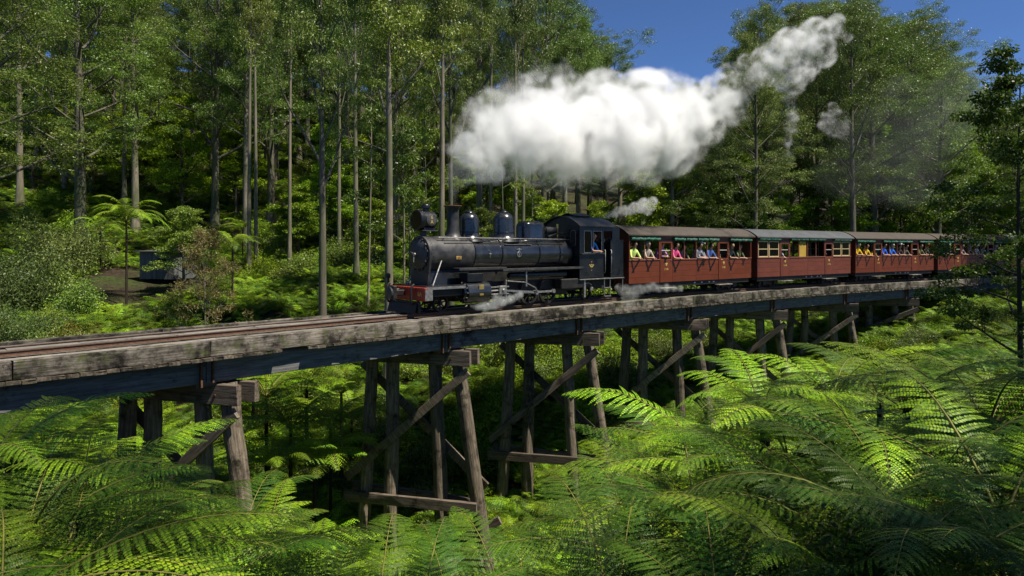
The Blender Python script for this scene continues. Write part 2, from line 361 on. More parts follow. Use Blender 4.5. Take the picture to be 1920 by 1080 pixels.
# bents: raked round piles, paired caps, diagonal and horizontal braces
BB = R(-17)
def bent(i, s):
    c = track(s)[0]; c = c+Vector((math.cos(BB), math.sin(BB), 0))*(-.33)
    root = empty('trestle_bent', c-track(14)[0], (0,0,BB), bridge)
    def wz(o):
        return hz(c.x+o*math.cos(BB), c.y+o*math.sin(BB))
    rg = random.Random(i*31+3)
    depth = max(2.5, min(10.5, -min(wz(0), wz(1.5), wz(-1.5))+.6))
    for o, bt in ((1.52,.155),(.72,.05),(-.76,-.015),(-1.5,-.06)):
        p0 = Vector((o, rg.uniform(-.02,.02), -1.12)); p1 = Vector((o+bt*(depth-1.1), rg.uniform(-.08,.08), -depth))
        m, e = pile_mesh(p0, p1, .20+rg.uniform(-.015,.02), .235, i*9+int(o*10)); bput('pile', m, M['pile'], p0, e[2], e[1], root, 60, e[0])
    for sd in (-1, 1):
        bput('cap_beam', timber(4.2, .17, .5, i*3+sd, .014, .007), M['cap'], (0.03+.05*sd, sd*.255, -1.34), 0, 0, root)
        if depth > 4.6:
            bput('sash_beam', timber(4.75, .12, .34, i*5+sd, .012, .006), M['cap'], (-.05, sd*.30, -6.1 if i < 7 else -5.2), 0, R(1.2*sd), root)
        zb = min(depth-.2, 5.55)
        z0, z1, x0, x1 = ((-1.75,-zb,2.0,-2.35) if sd < 0 else (-1.75,-zb,-2.05,2.45))
        L = math.hypot(z1-z0, x1-x0)
        bput('cross_brace', timber(L, .10, .27, i*7+sd, .01, .006), M['cap'] if i%2 else M['pile'], ((x0+x1)/2, sd*.27+(.17*sd if depth < 4.6 else .0), (z0+z1)/2), 0, -math.atan2(z1-z0, x1-x0), root)
        if depth > 7.4:
            z0, z1, x0, x1 = ((-6.6,-9.6,2.9,-2.2) if sd > 0 else (-9.2,-6.7,-2.6,2.5)); z0, z1 = (-9.3,-7.6) if sd < 0 else (z0, z1)
            L = math.hypot(z1-z0, x1-x0)
            bput('cross_brace', timber(L, .10, .27, i*17+sd, .01, .006), M['cap'], ((x0+x1)/2, sd*.33, (z0+z1)/2), 0, -math.atan2(z1-z0, x1-x0), root)
    # corbel block, iron strap and bolts under the girder joint on the near side
    a = track(s)[1]; pg = track(s, 1.02)[0]-c; pg.rotate(Matrix.Rotation(-BB, 3, 'Z'))
    bput('corbel_block', timber(.46, .30, .12, i, .012, .005, 2), M['cap'], (pg.x, pg.y, -1.06), a-BB, 0, root)
    po = track(s, 1.21)[0]-c; po.rotate(Matrix.Rotation(-BB, 3, 'Z'))
    for dx, hh in ((-.14,.62),(.13,.52)):
        d = Vector((math.cos(a-BB), math.sin(a-BB), 0))*dx
        bput('iron_strap', timber(hh, .13, .045, i*3+int(dx*100), .006, .004, 3), M['iron'], (po.x+d.x, po.y+d.y, -.80+(.62-hh)/2), a-BB, PI/2, root)
    bo = MB()
    for o in (1.45, .7, -.75, -1.5): bo.cyl((o,-.36,-1.36), (o,-.33,-1.36), .035, n=8)
    bo.obj('bolt', M['iron'], root, 40)
for i, s in enumerate(JOINTS[2:]): bent(i, s)

# ------------------------------------------------------------------ rails
trk = empty('railway_track', track(14)[0]); tag(trk, 'rusty narrow gauge rails spiked along the timber deck', kind='structure')
RP = [(-.05,0),(.05,0),(.05,.012),(.010,.022),(.010,.078),(.030,.088),(.030,.108),(-.030,.108),(-.030,.088),(-.010,.078),(-.010,.022),(-.05,.012)]
for off in (.401,-.401):
    m = MB(); ss = np.arange(-20, 90, 1.5); vs = []
    for s in ss:
        a = track(s)[1]; p = track(s, off)[0]-track(14)[0]; n = Vector((math.sin(a),-math.cos(a),0))
        vs += [p+n*y+Vector((0,0,z-.035)) for y, z in RP]
    nn = len(RP)
    for j in range(len(ss)-1):
        for q in range(nn):
            m.f.append((j*nn+q,(j+1)*nn+q,(j+1)*nn+(q+1)%nn,j*nn+(q+1)%nn)); m.m.append(1 if q == 6 else 0)
    m.v = [tuple(v) for v in vs]; m.obj('rail', [M['rust'], M['railtop']], trk)
# ------------------------------------------------------------------ locomotive (x forward, y to the near side, z up; 0 = deck)
def text_mesh(txt, size, mat, depth=.004):
    c = bpy.data.curves.new('lettering', 'FONT'); c.body = txt; c.size = size; c.extrude = depth; c.align_x = 'CENTER'; c.align_y = 'CENTER'; c.space_line = .9
    o = bpy.data.objects.new('lettering', c); COL.objects.link(o); bpy.context.view_layer.update()
    me = bpy.data.meshes.new_from_object(o.evaluated_get(bpy.context.evaluated_depsgraph_get())); bpy.data.objects.remove(o)
    me.materials.clear(); me.materials.append(mat); return me
SIDE = (R(90), 0, R(180))          # lettering that faces +y
RT = .073                           # rail top
def wheel_parts(parent, x, y, r, spokes, counter=False):
    sd = 1 if y > 0 else -1
    m = MB(); w = .1
    m.lathe([(r*.80,0),(r*.84,0),(r*.86,.015),(r*.86,w),(r*.80,w)], (x, y-sd*w/2, r+RT), (0,sd,0), 32, cap=False)
    m.lathe([(.02,-.03),(r*.2,-.03),(r*.2,w+.02),(.02,w+.02)], (x, y-sd*w/2, r+RT), (0,sd,0), 16)
    for k in range(spokes):
        a = 2*PI*k/spokes+.2; m.cyl((x+r*.15*math.cos(a), y, r+RT+r*.15*math.sin(a)), (x+r*.83*math.cos(a), y, r+RT+r*.83*math.sin(a)), .03, .022, 6)
    if counter:
        m.prism([(r*.8*math.cos(t), r*.8*math.sin(t)) for t in np.linspace(.3,PI-.3,10)], y-.045, y+.045, 'y', M=Matrix.Translation((x,0,r+RT)))
    o = m.obj('wheel', M['under'], parent, 40)
    t = MB().lathe([(r*.86,0),(r*1.05,0),(r*1.05,.02),(r*.99,.035),(r*.98,w+.01),(r*.86,w+.01)], (x, y-sd*w/2, r+RT), (0,sd,0), 36, cap=False)
    t.obj('tyre', M['steel'] if False else M['under'], o, 40)
    return o
def build_loco():
    p, a = track(11.7); root = empty('steam_locomotive', p, (0,0,a+PI))
    tag(root, 'black tank steam locomotive with red buffer beam, brass trim and large round headlamp', 'locomotive')
    B, G, U, S = M['black'], M['gloss'], M['under'], M['steel']
    cz = 1.97
    MB().box(-4.7,4.72,-.36,.36,.50,.90).obj('frame', U, root, bevel=.01)
    MB().box(-2.2,3.3,-.34,.34,.36,1.42).obj('frame_plate', U, root, bevel=.02)
    MB().box(4.72,4.90,-1.15,1.15,.52,.94).obj('buffer_beam', M['red'], root, bevel=.008)
    bb = [c for c in root.children if c.name.startswith('buffer_beam')][0]
    m = MB()
    for y in np.linspace(-1.08,1.08,15):
        for z in (.56,.90): m.cyl((4.90,y,z),(4.915,y,z),.014,n=8)
    m.obj('rivet', M['red'], bb)
    mesh_obj('lettering', text_mesh('6A', .2, M['gold']), bb, (4.906,.90,.73), (R(90),0,R(90)))
    MB().box(4.60,4.88,1.152,1.18,.54,.92).obj('beam_end_plate', M['steel'], bb)
    # coupler
    c = MB().box(4.9,5.30,-.07,.07,.66,.84).box(5.26,5.40,-.17,.17,.56,.98).obj('coupler', U, root, bevel=.02)
    MB().lathe([(.05,0),(.17,.0),(.19,.03),(.19,.09),(.05,.12)], (5.38,0,.76), (1,0,0), 20).obj('coupler_face', M['smokebox'], c, 40)
    MB().tube([(5.0,-.12,.86),(5.2,-.2,.84),(5.3,-.18,.6),(5.1,-.16,.5)], .018).obj('coupler_chain', S, c, 40)
    for y in (-.80,.62):
        MB().tube([(4.93,y,1.02),(4.99,y,1.0),(5.04,y,.86),(5.04,y,.55),(4.98,y,.42),(4.9,y,.40)], .04, 10).obj('brake_hose', U, root, 60)
    MB().tube([(4.84,-1.05,.94),(4.84,-1.05,1.22)], [.05,.035], 10).lathe([(.03,0),(.07,.02),(.075,.14),(.03,.18)],(4.84,-1.05,1.16),(0,0,1),14).obj('marker_lamp', U, root, 40)
    # pilot (cow catcher): sloping bars on a frame
    cc = MB().box(4.82,4.92,-.85,.85,.14,.50).obj('pilot', U, root, bevel=.01)
    MB().box(-.015,.015,-.80,.80,-.16,.16, M=Matrix.Translation((4.98,0,.27)) @ Matrix.Rotation(R(-16),4,'Y')).obj('pilot_plate', U, cc, bevel=.006)
    # front platform
    MB().box(2.4,4.96,-.97,.97,.945,.975).obj('front_platform', B, root, bevel=.006)
    MB().box(2.55,4.92,.945,.972,.86,.945).obj('platform_edge', M['steel'], root)  # bright steel stands in for the sunlit edge line
    # saddle and smokebox
    arch = [(.62*math.sin(t), cz+.62*math.cos(t)) for t in np.linspace(-PI*.60,PI*.60,28)]
    arch = [(-.46,.98)]+arch+[(.46,.98)]
    MB().prism(arch, 4.22, 4.32, 'x').obj('smokebox_front_plate', M['smokebox'], root, 35, .012)
    MB().prism([(-.46,.95),(-.36,1.45),(.36,1.45),(.46,.95)], 2.72, 4.45, 'x').obj('saddle', B, root, bevel=.015)
    sb = MB().lathe([(.615,0),(.615,1.78)], (4.455,0,cz), (-1,0,0), 56).obj('smokebox', M['smokebox'], root, 40)
    m = MB()
    for x in (4.40,):
        for k in range(34):
            t = 2*PI*k/34; m.cyl((x,.613*math.sin(t),cz+.613*math.cos(t)),(x,.628*math.sin(t),cz+.628*math.cos(t)),.014,.01,6)
    m.obj('rivet', M['smokebox'], sb)
    d = MB().lathe([(.50,0),(.50,.03),(.44,.07),(.30,.11),(.12,.13),(.02,.135)], (4.32,0,cz), (1,0,0), 48).obj('smokebox_door', M['smokebox'], root, 50)
    MB().lathe([(.03,0),(.06,.0),(.06,.07),(.03,.09)],(4.45,0,cz),(1,0,0),12).tube([(4.52,0,cz),(4.54,.02,cz-.25)],.016).tube([(4.50,0,cz),(4.52,-.2,cz+.1)],.016).obj('door_handle', S, d, 40)
    for z in (-.2,.2): MB().box(4.36,4.42,.1,.5,cz+z-.03,cz+z+.03).obj('hinge_strap', M['smokebox'], d)
    for k in range(14):
        t = 2*PI*k/14; MB().box(-.02,.02,-.035,.035,-.05,.05, M=Matrix.Translation((4.345,.50*math.sin(t),cz+.50*math.cos(t))) @ Matrix.Rotation(-t,4,'X')).obj('door_clamp', M['smokebox'], d)
    for sy in (1,-1):
        MB().tube([(3.72,sy*.52,cz-.05),(4.28,sy*.74,.99)],.028,10).tube([(4.28,sy*.74,1.0),(4.30,sy*.74,.97)],.05,8).lathe([(.02,0),(.055,.01),(.055,.05),(.02,.06)],(3.72,sy*.50,cz-.05),(0,sy,0),10).obj('stay_rod', S, root, 40)
    pl = MB().box(3.26,3.48,.585,.60,1.80,1.91, M=None).obj('number_plate', M['brass'], root, bevel=.004)
    pl.location.y = .02
    mesh_obj('lettering', text_mesh('6A', .10, M['red']), pl, (3.37,.603,1.85), SIDE)
    # boiler barrel, bands, crest
    MB().lathe([(.60,0),(.60,4.75)], (2.675,0,cz), (-1,0,0), 64).obj('boiler', G, root, 40)
    MB().lathe([(.60,0),(.60,.02),(.655,.22),(.66,.5)], (-1.70,0,cz), (-1,0,0), 56).obj('firebox_wrapper', B, root, 40)
    for x in (2.64,1.40,-.45,-1.55):
        o = MB().lathe([(.598,-.022),(.615,-.022),(.615,.022),(.598,.022)], (x,0,cz), (-1,0,0), 56, cap=False).obj('boiler_band', B, root, 40)
        m = MB()
        for k in range(46):
            t = 2*PI*k/46; c0 = Vector((x,.612*math.sin(t),cz+.612*math.cos(t))); c1 = Vector((x,.642*math.sin(t),cz+.642*math.cos(t)))
            m.cyl(c0, c1, .022, .014, 6)
        m.obj('band_stud', B, o, 40)
    cr = MB().lathe([(.075,0),(.10,0),(.10,.02),(.075,.02)], (.62,.60,cz-.02), (0,1,0), 24, cap=False).box(.585,.655,.598,.62,cz+.09,cz+.20).box(.50,.74,.598,.614,cz+.15,cz+.175).box(.60,.64,.598,.612,cz-.1,cz+.08).obj('boiler_crest', S, root, bevel=.003)
    MB().tube([(2.0,.604,cz-.12),(2.0,.612,cz+.08),(2.05,.60,cz+.14)],.012).tube([(1.95,.608,cz),(2.06,.608,cz+.02)],.02).obj('check_valve', S, root, 40)
    MB().box(-.05,1.25,.50,.56,cz+.325,cz+.345, M=None).obj('boiler_seam', S, root)
    # chimney, domes
    MB().lathe([(.42,-.14),(.30,-.02),(.235,.10),(.215,.22),(.205,.80),(.22,.92),(.30,1.04),(.315,1.06),(.30,1.075),(.20,1.07),(.185,.9)], (3.16,0,2.56), (0,0,1), 36, cap=False).obj('chimney', M['smokebox'], root, 35)
    ch = [c for c in root.children if c.name.startswith('chimney')][0]
    MB().lathe([(.296,0),(.322,.012),(.322,.026),(.296,.036)], (3.16,0,3.60), (0,0,1), 36, cap=False).obj('chimney_cap', M['iron'], ch, 35)
    def dome(nm, x, r, top, cap):
        prof = [(r*1.55,-.16),(r*1.22,-.03),(r*1.05,.06),(r,.16)]
        h = top-2.56; prof += [(r, h-r*.85)]+[(r*math.cos(t), h-r*.85+r*.85*math.sin(t)) for t in np.linspace(.15,PI/2-.06,9)]
        o = MB().lathe(prof, (x,0,2.56), (0,0,1), 40).obj(nm, G, root, 50)
        if cap: MB().lathe([(.16,-.02),(.18,.0),(.16,.035),(.06,.06),(.04,.1),(.02,.11)], (x,0,top-.02), (0,0,1), 20).obj('dome_cap', B, o, 50)
        MB().lathe([(r*1.0,0),(r*1.03,.01),(r*1.03,.03),(r*1.0,.04)], (x,0,2.72), (0,0,1), 40, cap=False).obj('dome_ring', B, o, 40)
    dome('sand_dome', 2.45, .345, 3.44, True); dome('steam_dome', .84, .385, 3.52, True)
    # long rear sandbox with rounded top
    m = MB(); vs = []; rings = []
    L, W = .56, .36
    for z, k in ((2.42,1.12),(2.52,1.04),(2.62,1.0),(2.98,1.0),(3.08,.95),(3.16,.82),(3.20,.55)):
        rings.append([( -.52+(abs(math.cos(t))**.55*math.copysign(1,math.cos(t)))*L*k, (abs(math.sin(t))**.55*math.copysign(1,math.sin(t)))*W*k, z) for t in np.linspace(0,2*PI,36,endpoint=False)])
    for r_ in rings: vs += r_
    m.add(vs, [(j*36+i,j*36+(i+1)%36,(j+1)*36+(i+1)%36,(j+1)*36+i) for j in range(6) for i in range(36)]+[tuple(range(6*36,7*36))])
    m.obj('rear_sandbox', G, root, 50)
    MB().lathe([(.03,0),(.05,.0),(.05,.05),(.02,.09)],(-.9,0,3.2),(0,0,1),10).obj('sandbox_knob', B, root, 40)
    # generator, safety valves and whistle ahead of the cab
    MB().cyl((-1.15,.12,2.86),(-1.75,.12,2.86),.14,n=20).cyl((-1.1,.12,2.86),(-1.16,.12,2.86),.10,n=16).cyl((-1.45,.12,2.5),(-1.45,.12,2.8),.06,n=10).obj('turbo_generator', M['smokebox'], root, 40)
    MB().cyl((-1.3,-.2,2.5),(-1.3,-.2,3.0),.07,n=14).cyl((-1.6,-.2,2.5),(-1.6,-.2,2.95),.06,n=14).tube([(-1.2,.28,2.62),(-1.7,.3,2.75),(-2.2,.3,2.75)],.03).obj('safety_valve', M['smokebox'], root, 40)
    MB().cyl((-1.9,.1,2.6),(-1.9,.1,2.95),.03,n=10).cyl((-1.9,.1,2.95),(-1.9,.1,3.12),.05,n=12).obj('whistle', M['brass'], root, 40)
    # handrails with posts, pipe along the boiler
    for sy in (1,-1):
        hy, hz_ = .46, cz+.56
        MB().tube([(4.1,sy*.46,hz_),(1,sy*.46,hz_-.01),(-2.2,sy*.46,hz_-.02)],.018,10).obj('handrail', S, root, 60)
        hr = [c for c in root.children if c.name.startswith('handrail')][-1]
        m = MB()
        for x in (3.9,2.9,1.9,.7,-.5,-1.6): m.tube([(x,sy*.36,cz+.46),(x-.06,sy*.46,hz_)],.013,6)
        m.obj('handrail_post', S, hr)
        MB().tube([(3.9,sy*.50,cz+.37),(2.6,sy*.49,cz+.37),(-.5,sy*.49,cz+.365),(-2.2,sy*.49,cz+.36)],.016,8).obj('boiler_pipe', U, root, 60)
        # running boards in two levels
        MB().box(1.55,3.62,sy*.60,sy*.98,1.49,1.52).box(1.55,3.62,sy*.955,sy*.98,1.44,1.49).obj('running_board', M['smokebox'], root, bevel=.004)
        MB().box(-2.45,1.72,sy*.58,sy*.98,1.425,1.455).box(-2.45,1.72,sy*.955,sy*.985,1.375,1.425).obj('running_board', M['smokebox'], root, bevel=.004)
        MB().lathe([(.02,0),(.09,.02),(.12,.08),(.12,2.9),(.09,2.96),(.02,2.98)],(1.3,sy*.76,1.20),(-1,0,0),20).obj('air_reservoir', B, root, 40)
        # steam chest and cylinder
        MB().box(2.62,3.30,sy*.52,sy*1.0,1.05,1.34).obj('steam_chest', B, root, bevel=.02)
        cyl = MB().lathe([(.06,-.10),(.22,-.09),(.27,-.03),(.34,-.02),(.36,.0),(.36,.95),(.34,.97),(.27,.98),(.22,1.04),(.06,1.05)],(3.33,sy*.78,.70),(-1,0,0),36).obj('cylinder', G, root, 35)
        m = MB()
        for k in range(12):
            t = 2*PI*k/12
            for x in (3.37,2.36): m.cyl((x-.03,sy*.78+.315*math.sin(t),.70+.315*math.cos(t)),(x+.03,sy*.78+.315*math.sin(t),.70+.315*math.cos(t)),.018,n=6)
        m.obj('cylinder_bolt', S, cyl)
        pt = MB().box(2.72,2.92,sy*1.11,sy*1.145,.80,.95).box(2.74,2.90,sy*1.12,sy*1.15,.60,.66).obj('maker_plate', M['brass'], cyl, bevel=.003)
        MB().box(3.4,4.6,sy*.5,sy*.86,.62,.86).obj('frame_extension', U, root, bevel=.02)
        # slide bars, crosshead, rods
        for z in (.58,.82): MB().box(1.30,2.36,sy*.73,sy*.82,z-.02,z+.02).obj('slide_bar', S, root, bevel=.004)
        MB().cyl((2.35,sy*.78,.70),(1.7,sy*.78,.70),.03,n=12).obj('piston_rod', S, root, 40)
        MB().box(1.48,1.78,sy*.70,sy*.86,.56,.86).cyl((1.6,sy*.86,.70),(1.6,sy*.90,.70),.06,n=12).box(1.42,1.47,sy*.74,sy*.84,.45,1.06).obj('crosshead', S, root, bevel=.012)
        ax = [1.0,.02,-.96]; rr = .457; cr_ = (.05*sy, .20*(1 if sy > 0 else -1))
        pins = [(x-.04, rr+RT+.03) for x in ax]
        MB().prism([(-.04,-.045),(1.58,-.03),(1.58,.03),(-.04,.045)], 0, .045, 'y', M=Matrix.Translation((pins[1][0], sy*.80, pins[1][1])) @ Matrix.Rotation(math.atan2(pins[1][1]-.70, 1.6-pins[1][0]),4,'Y')).cyl((pins[1][0],sy*.79,pins[1][1]),(pins[1][0],sy*.89,pins[1][1]),.085,n=16).obj('connecting_rod', S, root, 40)
        m = MB().box(pins[2][0],pins[0][0],sy*.725,sy*.765,pins[0][1]-.035,pins[0][1]+.035)
        for px, pz in pins: m.cyl((px,sy*.71,pz),(px,sy*.80,pz),.075,n=16)
        m.obj('coupling_rod', S, root, 40)
        MB().tube([(pins[1][0],sy*.90,pins[1][1]),(pins[1][0]+.1,sy*.9,pins[1][1]+.17),(.6,sy*.88,.95),(1.4,sy*.84,1.02)],.022,8).box(.5,.56,sy*.84,sy*.9,.80,1.35).obj('valve_gear', S, root, 40)
        for k, x in enumerate(ax): wheel_parts(root, x, sy*.44, rr, 10, True)
        wheel_parts(root, 4.02, sy*.44, .30, 7); wheel_parts(root, -3.15, sy*.44, .30, 7)
        MB().box(-2.6,-1.3,sy*.5,sy*.9,.62,1.0).obj('ash_pan', U, root, bevel=.03)
        for x in (.5,-.47): MB().box(x-.05,x+.05,sy*.44,sy*.5,.2,.62).obj('brake_block', U, root, bevel=.02)
        MB().tube([(3.3,sy*.9,.34),(3.32,sy*.98,.27),(3.4,sy*1.0,.25)],.018).tube([(2.45,sy*.9,.34),(2.42,sy*.98,.27),(2.4,sy*1.0,.25)],.018).obj('cylinder_cock', S, root, 40)
        MB().box(-2.65,-2.55,sy*.88,sy*.92,.25,.95).obj('injector_pipe', S, root)
        MB().lathe([(.03,0),(.07,.02),(.07,.12),(.03,.2)],(-3.1,sy*.86,.62),(.6,0,-.8),10).tube([(-3.05,sy*.86,.72),(-2.9,sy*.86,.80),(-2.6,sy*.86,.78)],.02).obj('injector', S, root, 40)
        MB().lathe([(.03,0),(.06,.02),(.06,.10),(.03,.16)],(-3.75,sy*.86,.66),(.2,0,-1),10).obj('injector', S, root, 40)
    for x in (1.0,.02,-.96,4.02,-3.15): MB().cyl((x,-.4,(.457 if abs(x) < 2 else .30)+RT),(x,.4,(.457 if abs(x) < 2 else .30)+RT),.06,n=10).obj('axle', U, root, 40)
    # headlamp on its bracket
    MB().box(3.72,4.36,-.26,.26,2.735,2.765).box(4.05,4.25,-.06,.06,2.5,2.74).obj('lamp_bracket', M['smokebox'], root, bevel=.008)
    lz = 3.10
    oct_ = [(.30*math.sin(t)*1.04, .30*math.cos(t)*1.04) for t in np.linspace(PI/8,2*PI+PI/8,8,endpoint=False)]
    lamp = MB().prism([(y, lz+z) for y, z in oct_], 3.78, 4.28, 'x').box(3.80,4.26,-.22,.22,2.767,2.86).obj('headlamp', B, root, 30, .012)
    MB().lathe([(.33,0),(.345,.03),(.345,.16),(.33,.18),(.30,.18),(.29,.14)], (4.26,0,lz), (1,0,0), 40, cap=False).obj('lamp_rim', B, lamp, 35)
    MB().lathe([(.30,.13),(.26,.06),(.18,-.02),(.08,-.07),(.02,-.08)], (4.30,0,lz), (1,0,0), 40, cap=False).obj('lamp_reflector', M['reflector'], lamp, 60)
    MB().lathe([(.30,0),(.30,.008)], (4.425,0,lz), (1,0,0), 40).obj('lamp_glass', M['glass'], lamp, 40)
    MB().lathe([(.01,0),(.03,.0),(.03,.10),(.01,.12)], (4.26,0,lz), (1,0,0), 10).obj('lamp_bulb', M['brass'], lamp, 40)
    MB().lathe([(.10,0),(.10,.10),(.15,.12),(.155,.20),(.13,.24),(.05,.25)], (4.05,0,lz+.28), (0,0,1), 20).obj('lamp_vent', B, lamp, 40)
    for sy in (1,-1):
        MB().lathe([(.2,0),(.2,.02),(.185,.028),(.02,.028)], (4.02,sy*.285,lz), (0,sy,0), 28).obj('lamp_roundel', M['smokebox'], lamp, 40)
    mesh_obj('lettering', text_mesh('6\nA', .17, M['gold']), lamp, (4.02,.316,lz+.01), SIDE)
    # cab: front sheet, side sheets built round their openings, roof, bunker
    X0, X1, X2, X3 = -2.25, -3.70, -4.13, -4.95
    roofz = lambda y: 3.04+.42*(1-(abs(y)/1.08)**2)
    cf = [(-.95,1.0)]+[(y, roofz(y)-.03) for y in np.linspace(-.95,.95,15)]+[(.95,1.0)]
    fs = MB().prism(cf, X0, X0-.03, 'x').obj('cab_front', B, root, bevel=.004)
    for sy in (1,-1):
        MB().prism([(sy*.62+.14*sx, z) for sx, z in ((-1,2.35),(-1,2.78),(-.7,2.88),(.7,2.88),(1,2.78),(1,2.35),(.7,2.25),(-.7,2.25))], X0+.003, X0+.012, 'x').obj('spectacle_frame', S, fs)
        MB().prism([(sy*.62+.115*sx, z) for sx, z in ((-1,2.36),(-1,2.77),(-.7,2.86),(.7,2.86),(1,2.77),(1,2.36),(.7,2.27),(-.7,2.27))], X0+.014, X0+.020, 'x').obj('spectacle_glass', M['dark'], fs)  # opaque near-black pane, the dim cab behind put into its colour
        y0, y1 = sy*.925, sy*.955
        w1, w2 = (-2.50,-2.94), (-3.03,-3.57)
        m = MB()
        m.box(X0,X1,y0,y1,1.0,1.99); m.box(X0,w1[0],y0,y1,1.99,2.86); m.box(w1[1],w2[0],y0,y1,1.99,2.86); m.box(w2[1],X1,y0,y1,1.99,2.86)
        m.box(X0,X3+.25,y0,y1,2.86,3.06); m.box(X2-.1,X3+.25,y0,y1,2.5,2.86)
        sd = m.obj('cab_side', B, root)
        for (b, c) in (w1, w2):
            f = MB().box(b,c,y1-sy*.004,y1+sy*.010,1.985,2.01).box(b,c,y1-sy*.004,y1+sy*.010,2.835,2.86).box(b,b-.025,y1-sy*.004,y1+sy*.010,2.011,2.834).box(c+.025,c,y1-sy*.004,y1+sy*.010,2.011,2.834).obj('cab_window_frame', S, sd)
        MB().box(w1[0]-.02,w1[1]+.02,y0+sy*.01,y0+sy*.016,2.0,2.85).obj('window_pane', M['glass'], sd)
        MB().box(X0-.05,X1+.02,y1,y1+sy*.10,1.93,1.965).obj('arm_rest', M['smokebox'], sd, bevel=.006)
        m = MB()
        for x in np.linspace(X0-.03,X1+.03,20): m.cyl((x,y1,1.05),(x,y1+sy*.012,1.05),.012,n=6)
        for x in np.linspace(X2-.03,X3+.03,13): m.cyl((x,y1,1.03),(x,y1+sy*.012,1.03),.012,n=6)
        for z in np.linspace(1.1,2.4,16): m.cyl((X3+.04,y1,z),(X3+.04,y1+sy*.012,z),.012,n=6)
        m.obj('rivet', M['smokebox'], sd)
        # painted crest on the cab side: stem, leaves and knobs
        m = MB(); cx, c_z = -2.95, 1.47
        m.cyl((cx,y1,c_z+.16),(cx,y1+sy*.008,c_z+.16),.018,n=12); m.cyl((cx,y1,c_z-.17),(cx,y1+sy*.008,c_z-.17),.016,n=12)
        for q in (-1,1):
            for j, (dx, dz, rr_) in enumerate(((.05,-.02,.028),(.09,.015,.024),(.12,.05,.018),(.04,.05,.016))): m.cyl((cx+q*dx,y1,c_z+dz),(cx+q*dx,y1+sy*.006,c_z+dz),rr_,n=10)
        m.box(cx-.01,cx+.01,y1,y1+sy*.007,c_z-.08,c_z+.08)
        m.obj('cab_crest', M['gold'], sd)
        # bunker
        MB().box(X2,X3,y0,y1,.98,2.50).box(X2-.02,X3-.015,y0-sy*.01,y1+sy*.015,2.47,2.515).obj('bunker_side', B, root, bevel=.005)
        MB().box(X0+.02,X3-.03,sy*.90,sy*.985,.93,.965).obj('footplate_valance', S, root, bevel=.004)  # valance in bright steel, its sunlit look put into the colour
        for x in (X1-.02, X2+.02):
            MB().tube([(x,y1+sy*.005,1.18),(x,y1+sy*.06,1.2),(x,y1+sy*.06,2.08),(x,y1+sy*.005,2.10)],.016,8).obj('grab_rail', S, root, 60)
        m = MB().box(X1-.02,X1-.05,sy*.93,sy*.96,.20,.93).box(X2+.05,X2+.02,sy*.93,sy*.96,.20,.93)
        st = m.obj('cab_step', S, root)
        for z in (.22,.56): MB().box(X1-.02,X2+.02,sy*.86,sy*1.0,z,z+.025).obj('step_tread', S, st)
        MB().box(X3+.02,X3+.05,sy*.93,sy*.955,.4,.93).obj('guard_iron', S, root)
    MB().box(X3,X3+.03,-.94,.94,.98,2.50).obj('bunker_back', B, root)
    MB().box(X2-.03,X2,-.94,.94,.98,2.3).obj('bunker_front', B, root)
    MB().box(X0,X3,-.9,.9,.90,.99).obj('cab_floor', U, root)
    MB().box(X0-.3,X0-.05,-.5,.5,1.0,2.3).cyl((X0-.3,0,1.9),(X0-.36,0,1.9),.2,n=16).obj('backhead', U, root, bevel=.03)
    rf = MB().prism([(y, roofz(y)) for y in np.linspace(-1.08,1.08,21)]+[(y, roofz(y)-.035) for y in np.linspace(1.08,-1.08,21)], X0+.12, X1-.62, 'x').obj('cab_roof', M['smokebox'], root, 40)
    MB().box(-2.55,-3.55,-.32,.32,3.42,3.47, M=None).obj('roof_vent', M['smokebox'], rf, bevel=.01)
    MB().box(-.5,.5,-.20,.20,-.012,.012, M=Matrix.Translation((-3.05,-.22,3.52)) @ Matrix.Rotation(R(16),4,'X')).obj('vent_hatch', M['smokebox'], rf)
    MB().box(-.5,.5,-.20,.20,-.012,.012, M=Matrix.Translation((-3.05,.22,3.52)) @ Matrix.Rotation(R(-16),4,'X')).obj('vent_hatch', M['smokebox'], rf)
    # coal in the bunker: lumps
    rg = random.Random(3)
    coal = MB()
    for k in range(90):
        c = Vector((rg.uniform(X3+.08,X2-.08), rg.uniform(-.8,.8), 2.40+rg.uniform(0,.12))); r_ = rg.uniform(.05,.10)
        q = Matrix.Translation(c) @ Matrix.Rotation(rg.uniform(0,3),4,(rg.random(),rg.random(),1)); coal.box(-r_,r_,-r_*.8,r_*.8,-r_*.6,r_*.6,M=q)
    tag(coal.obj('coal_heap', M['coal'], root), kind='stuff')
    for c in root.children:                     # everything mounted ahead of the smokebox
        if c.name.split('.')[0] in ('buffer_beam','coupler','brake_hose','marker_lamp','pilot','smokebox_front_plate','smokebox_door','stay_rod','lamp_bracket','headlamp'): c.location.x += .23
    return root
loco = build_loco()

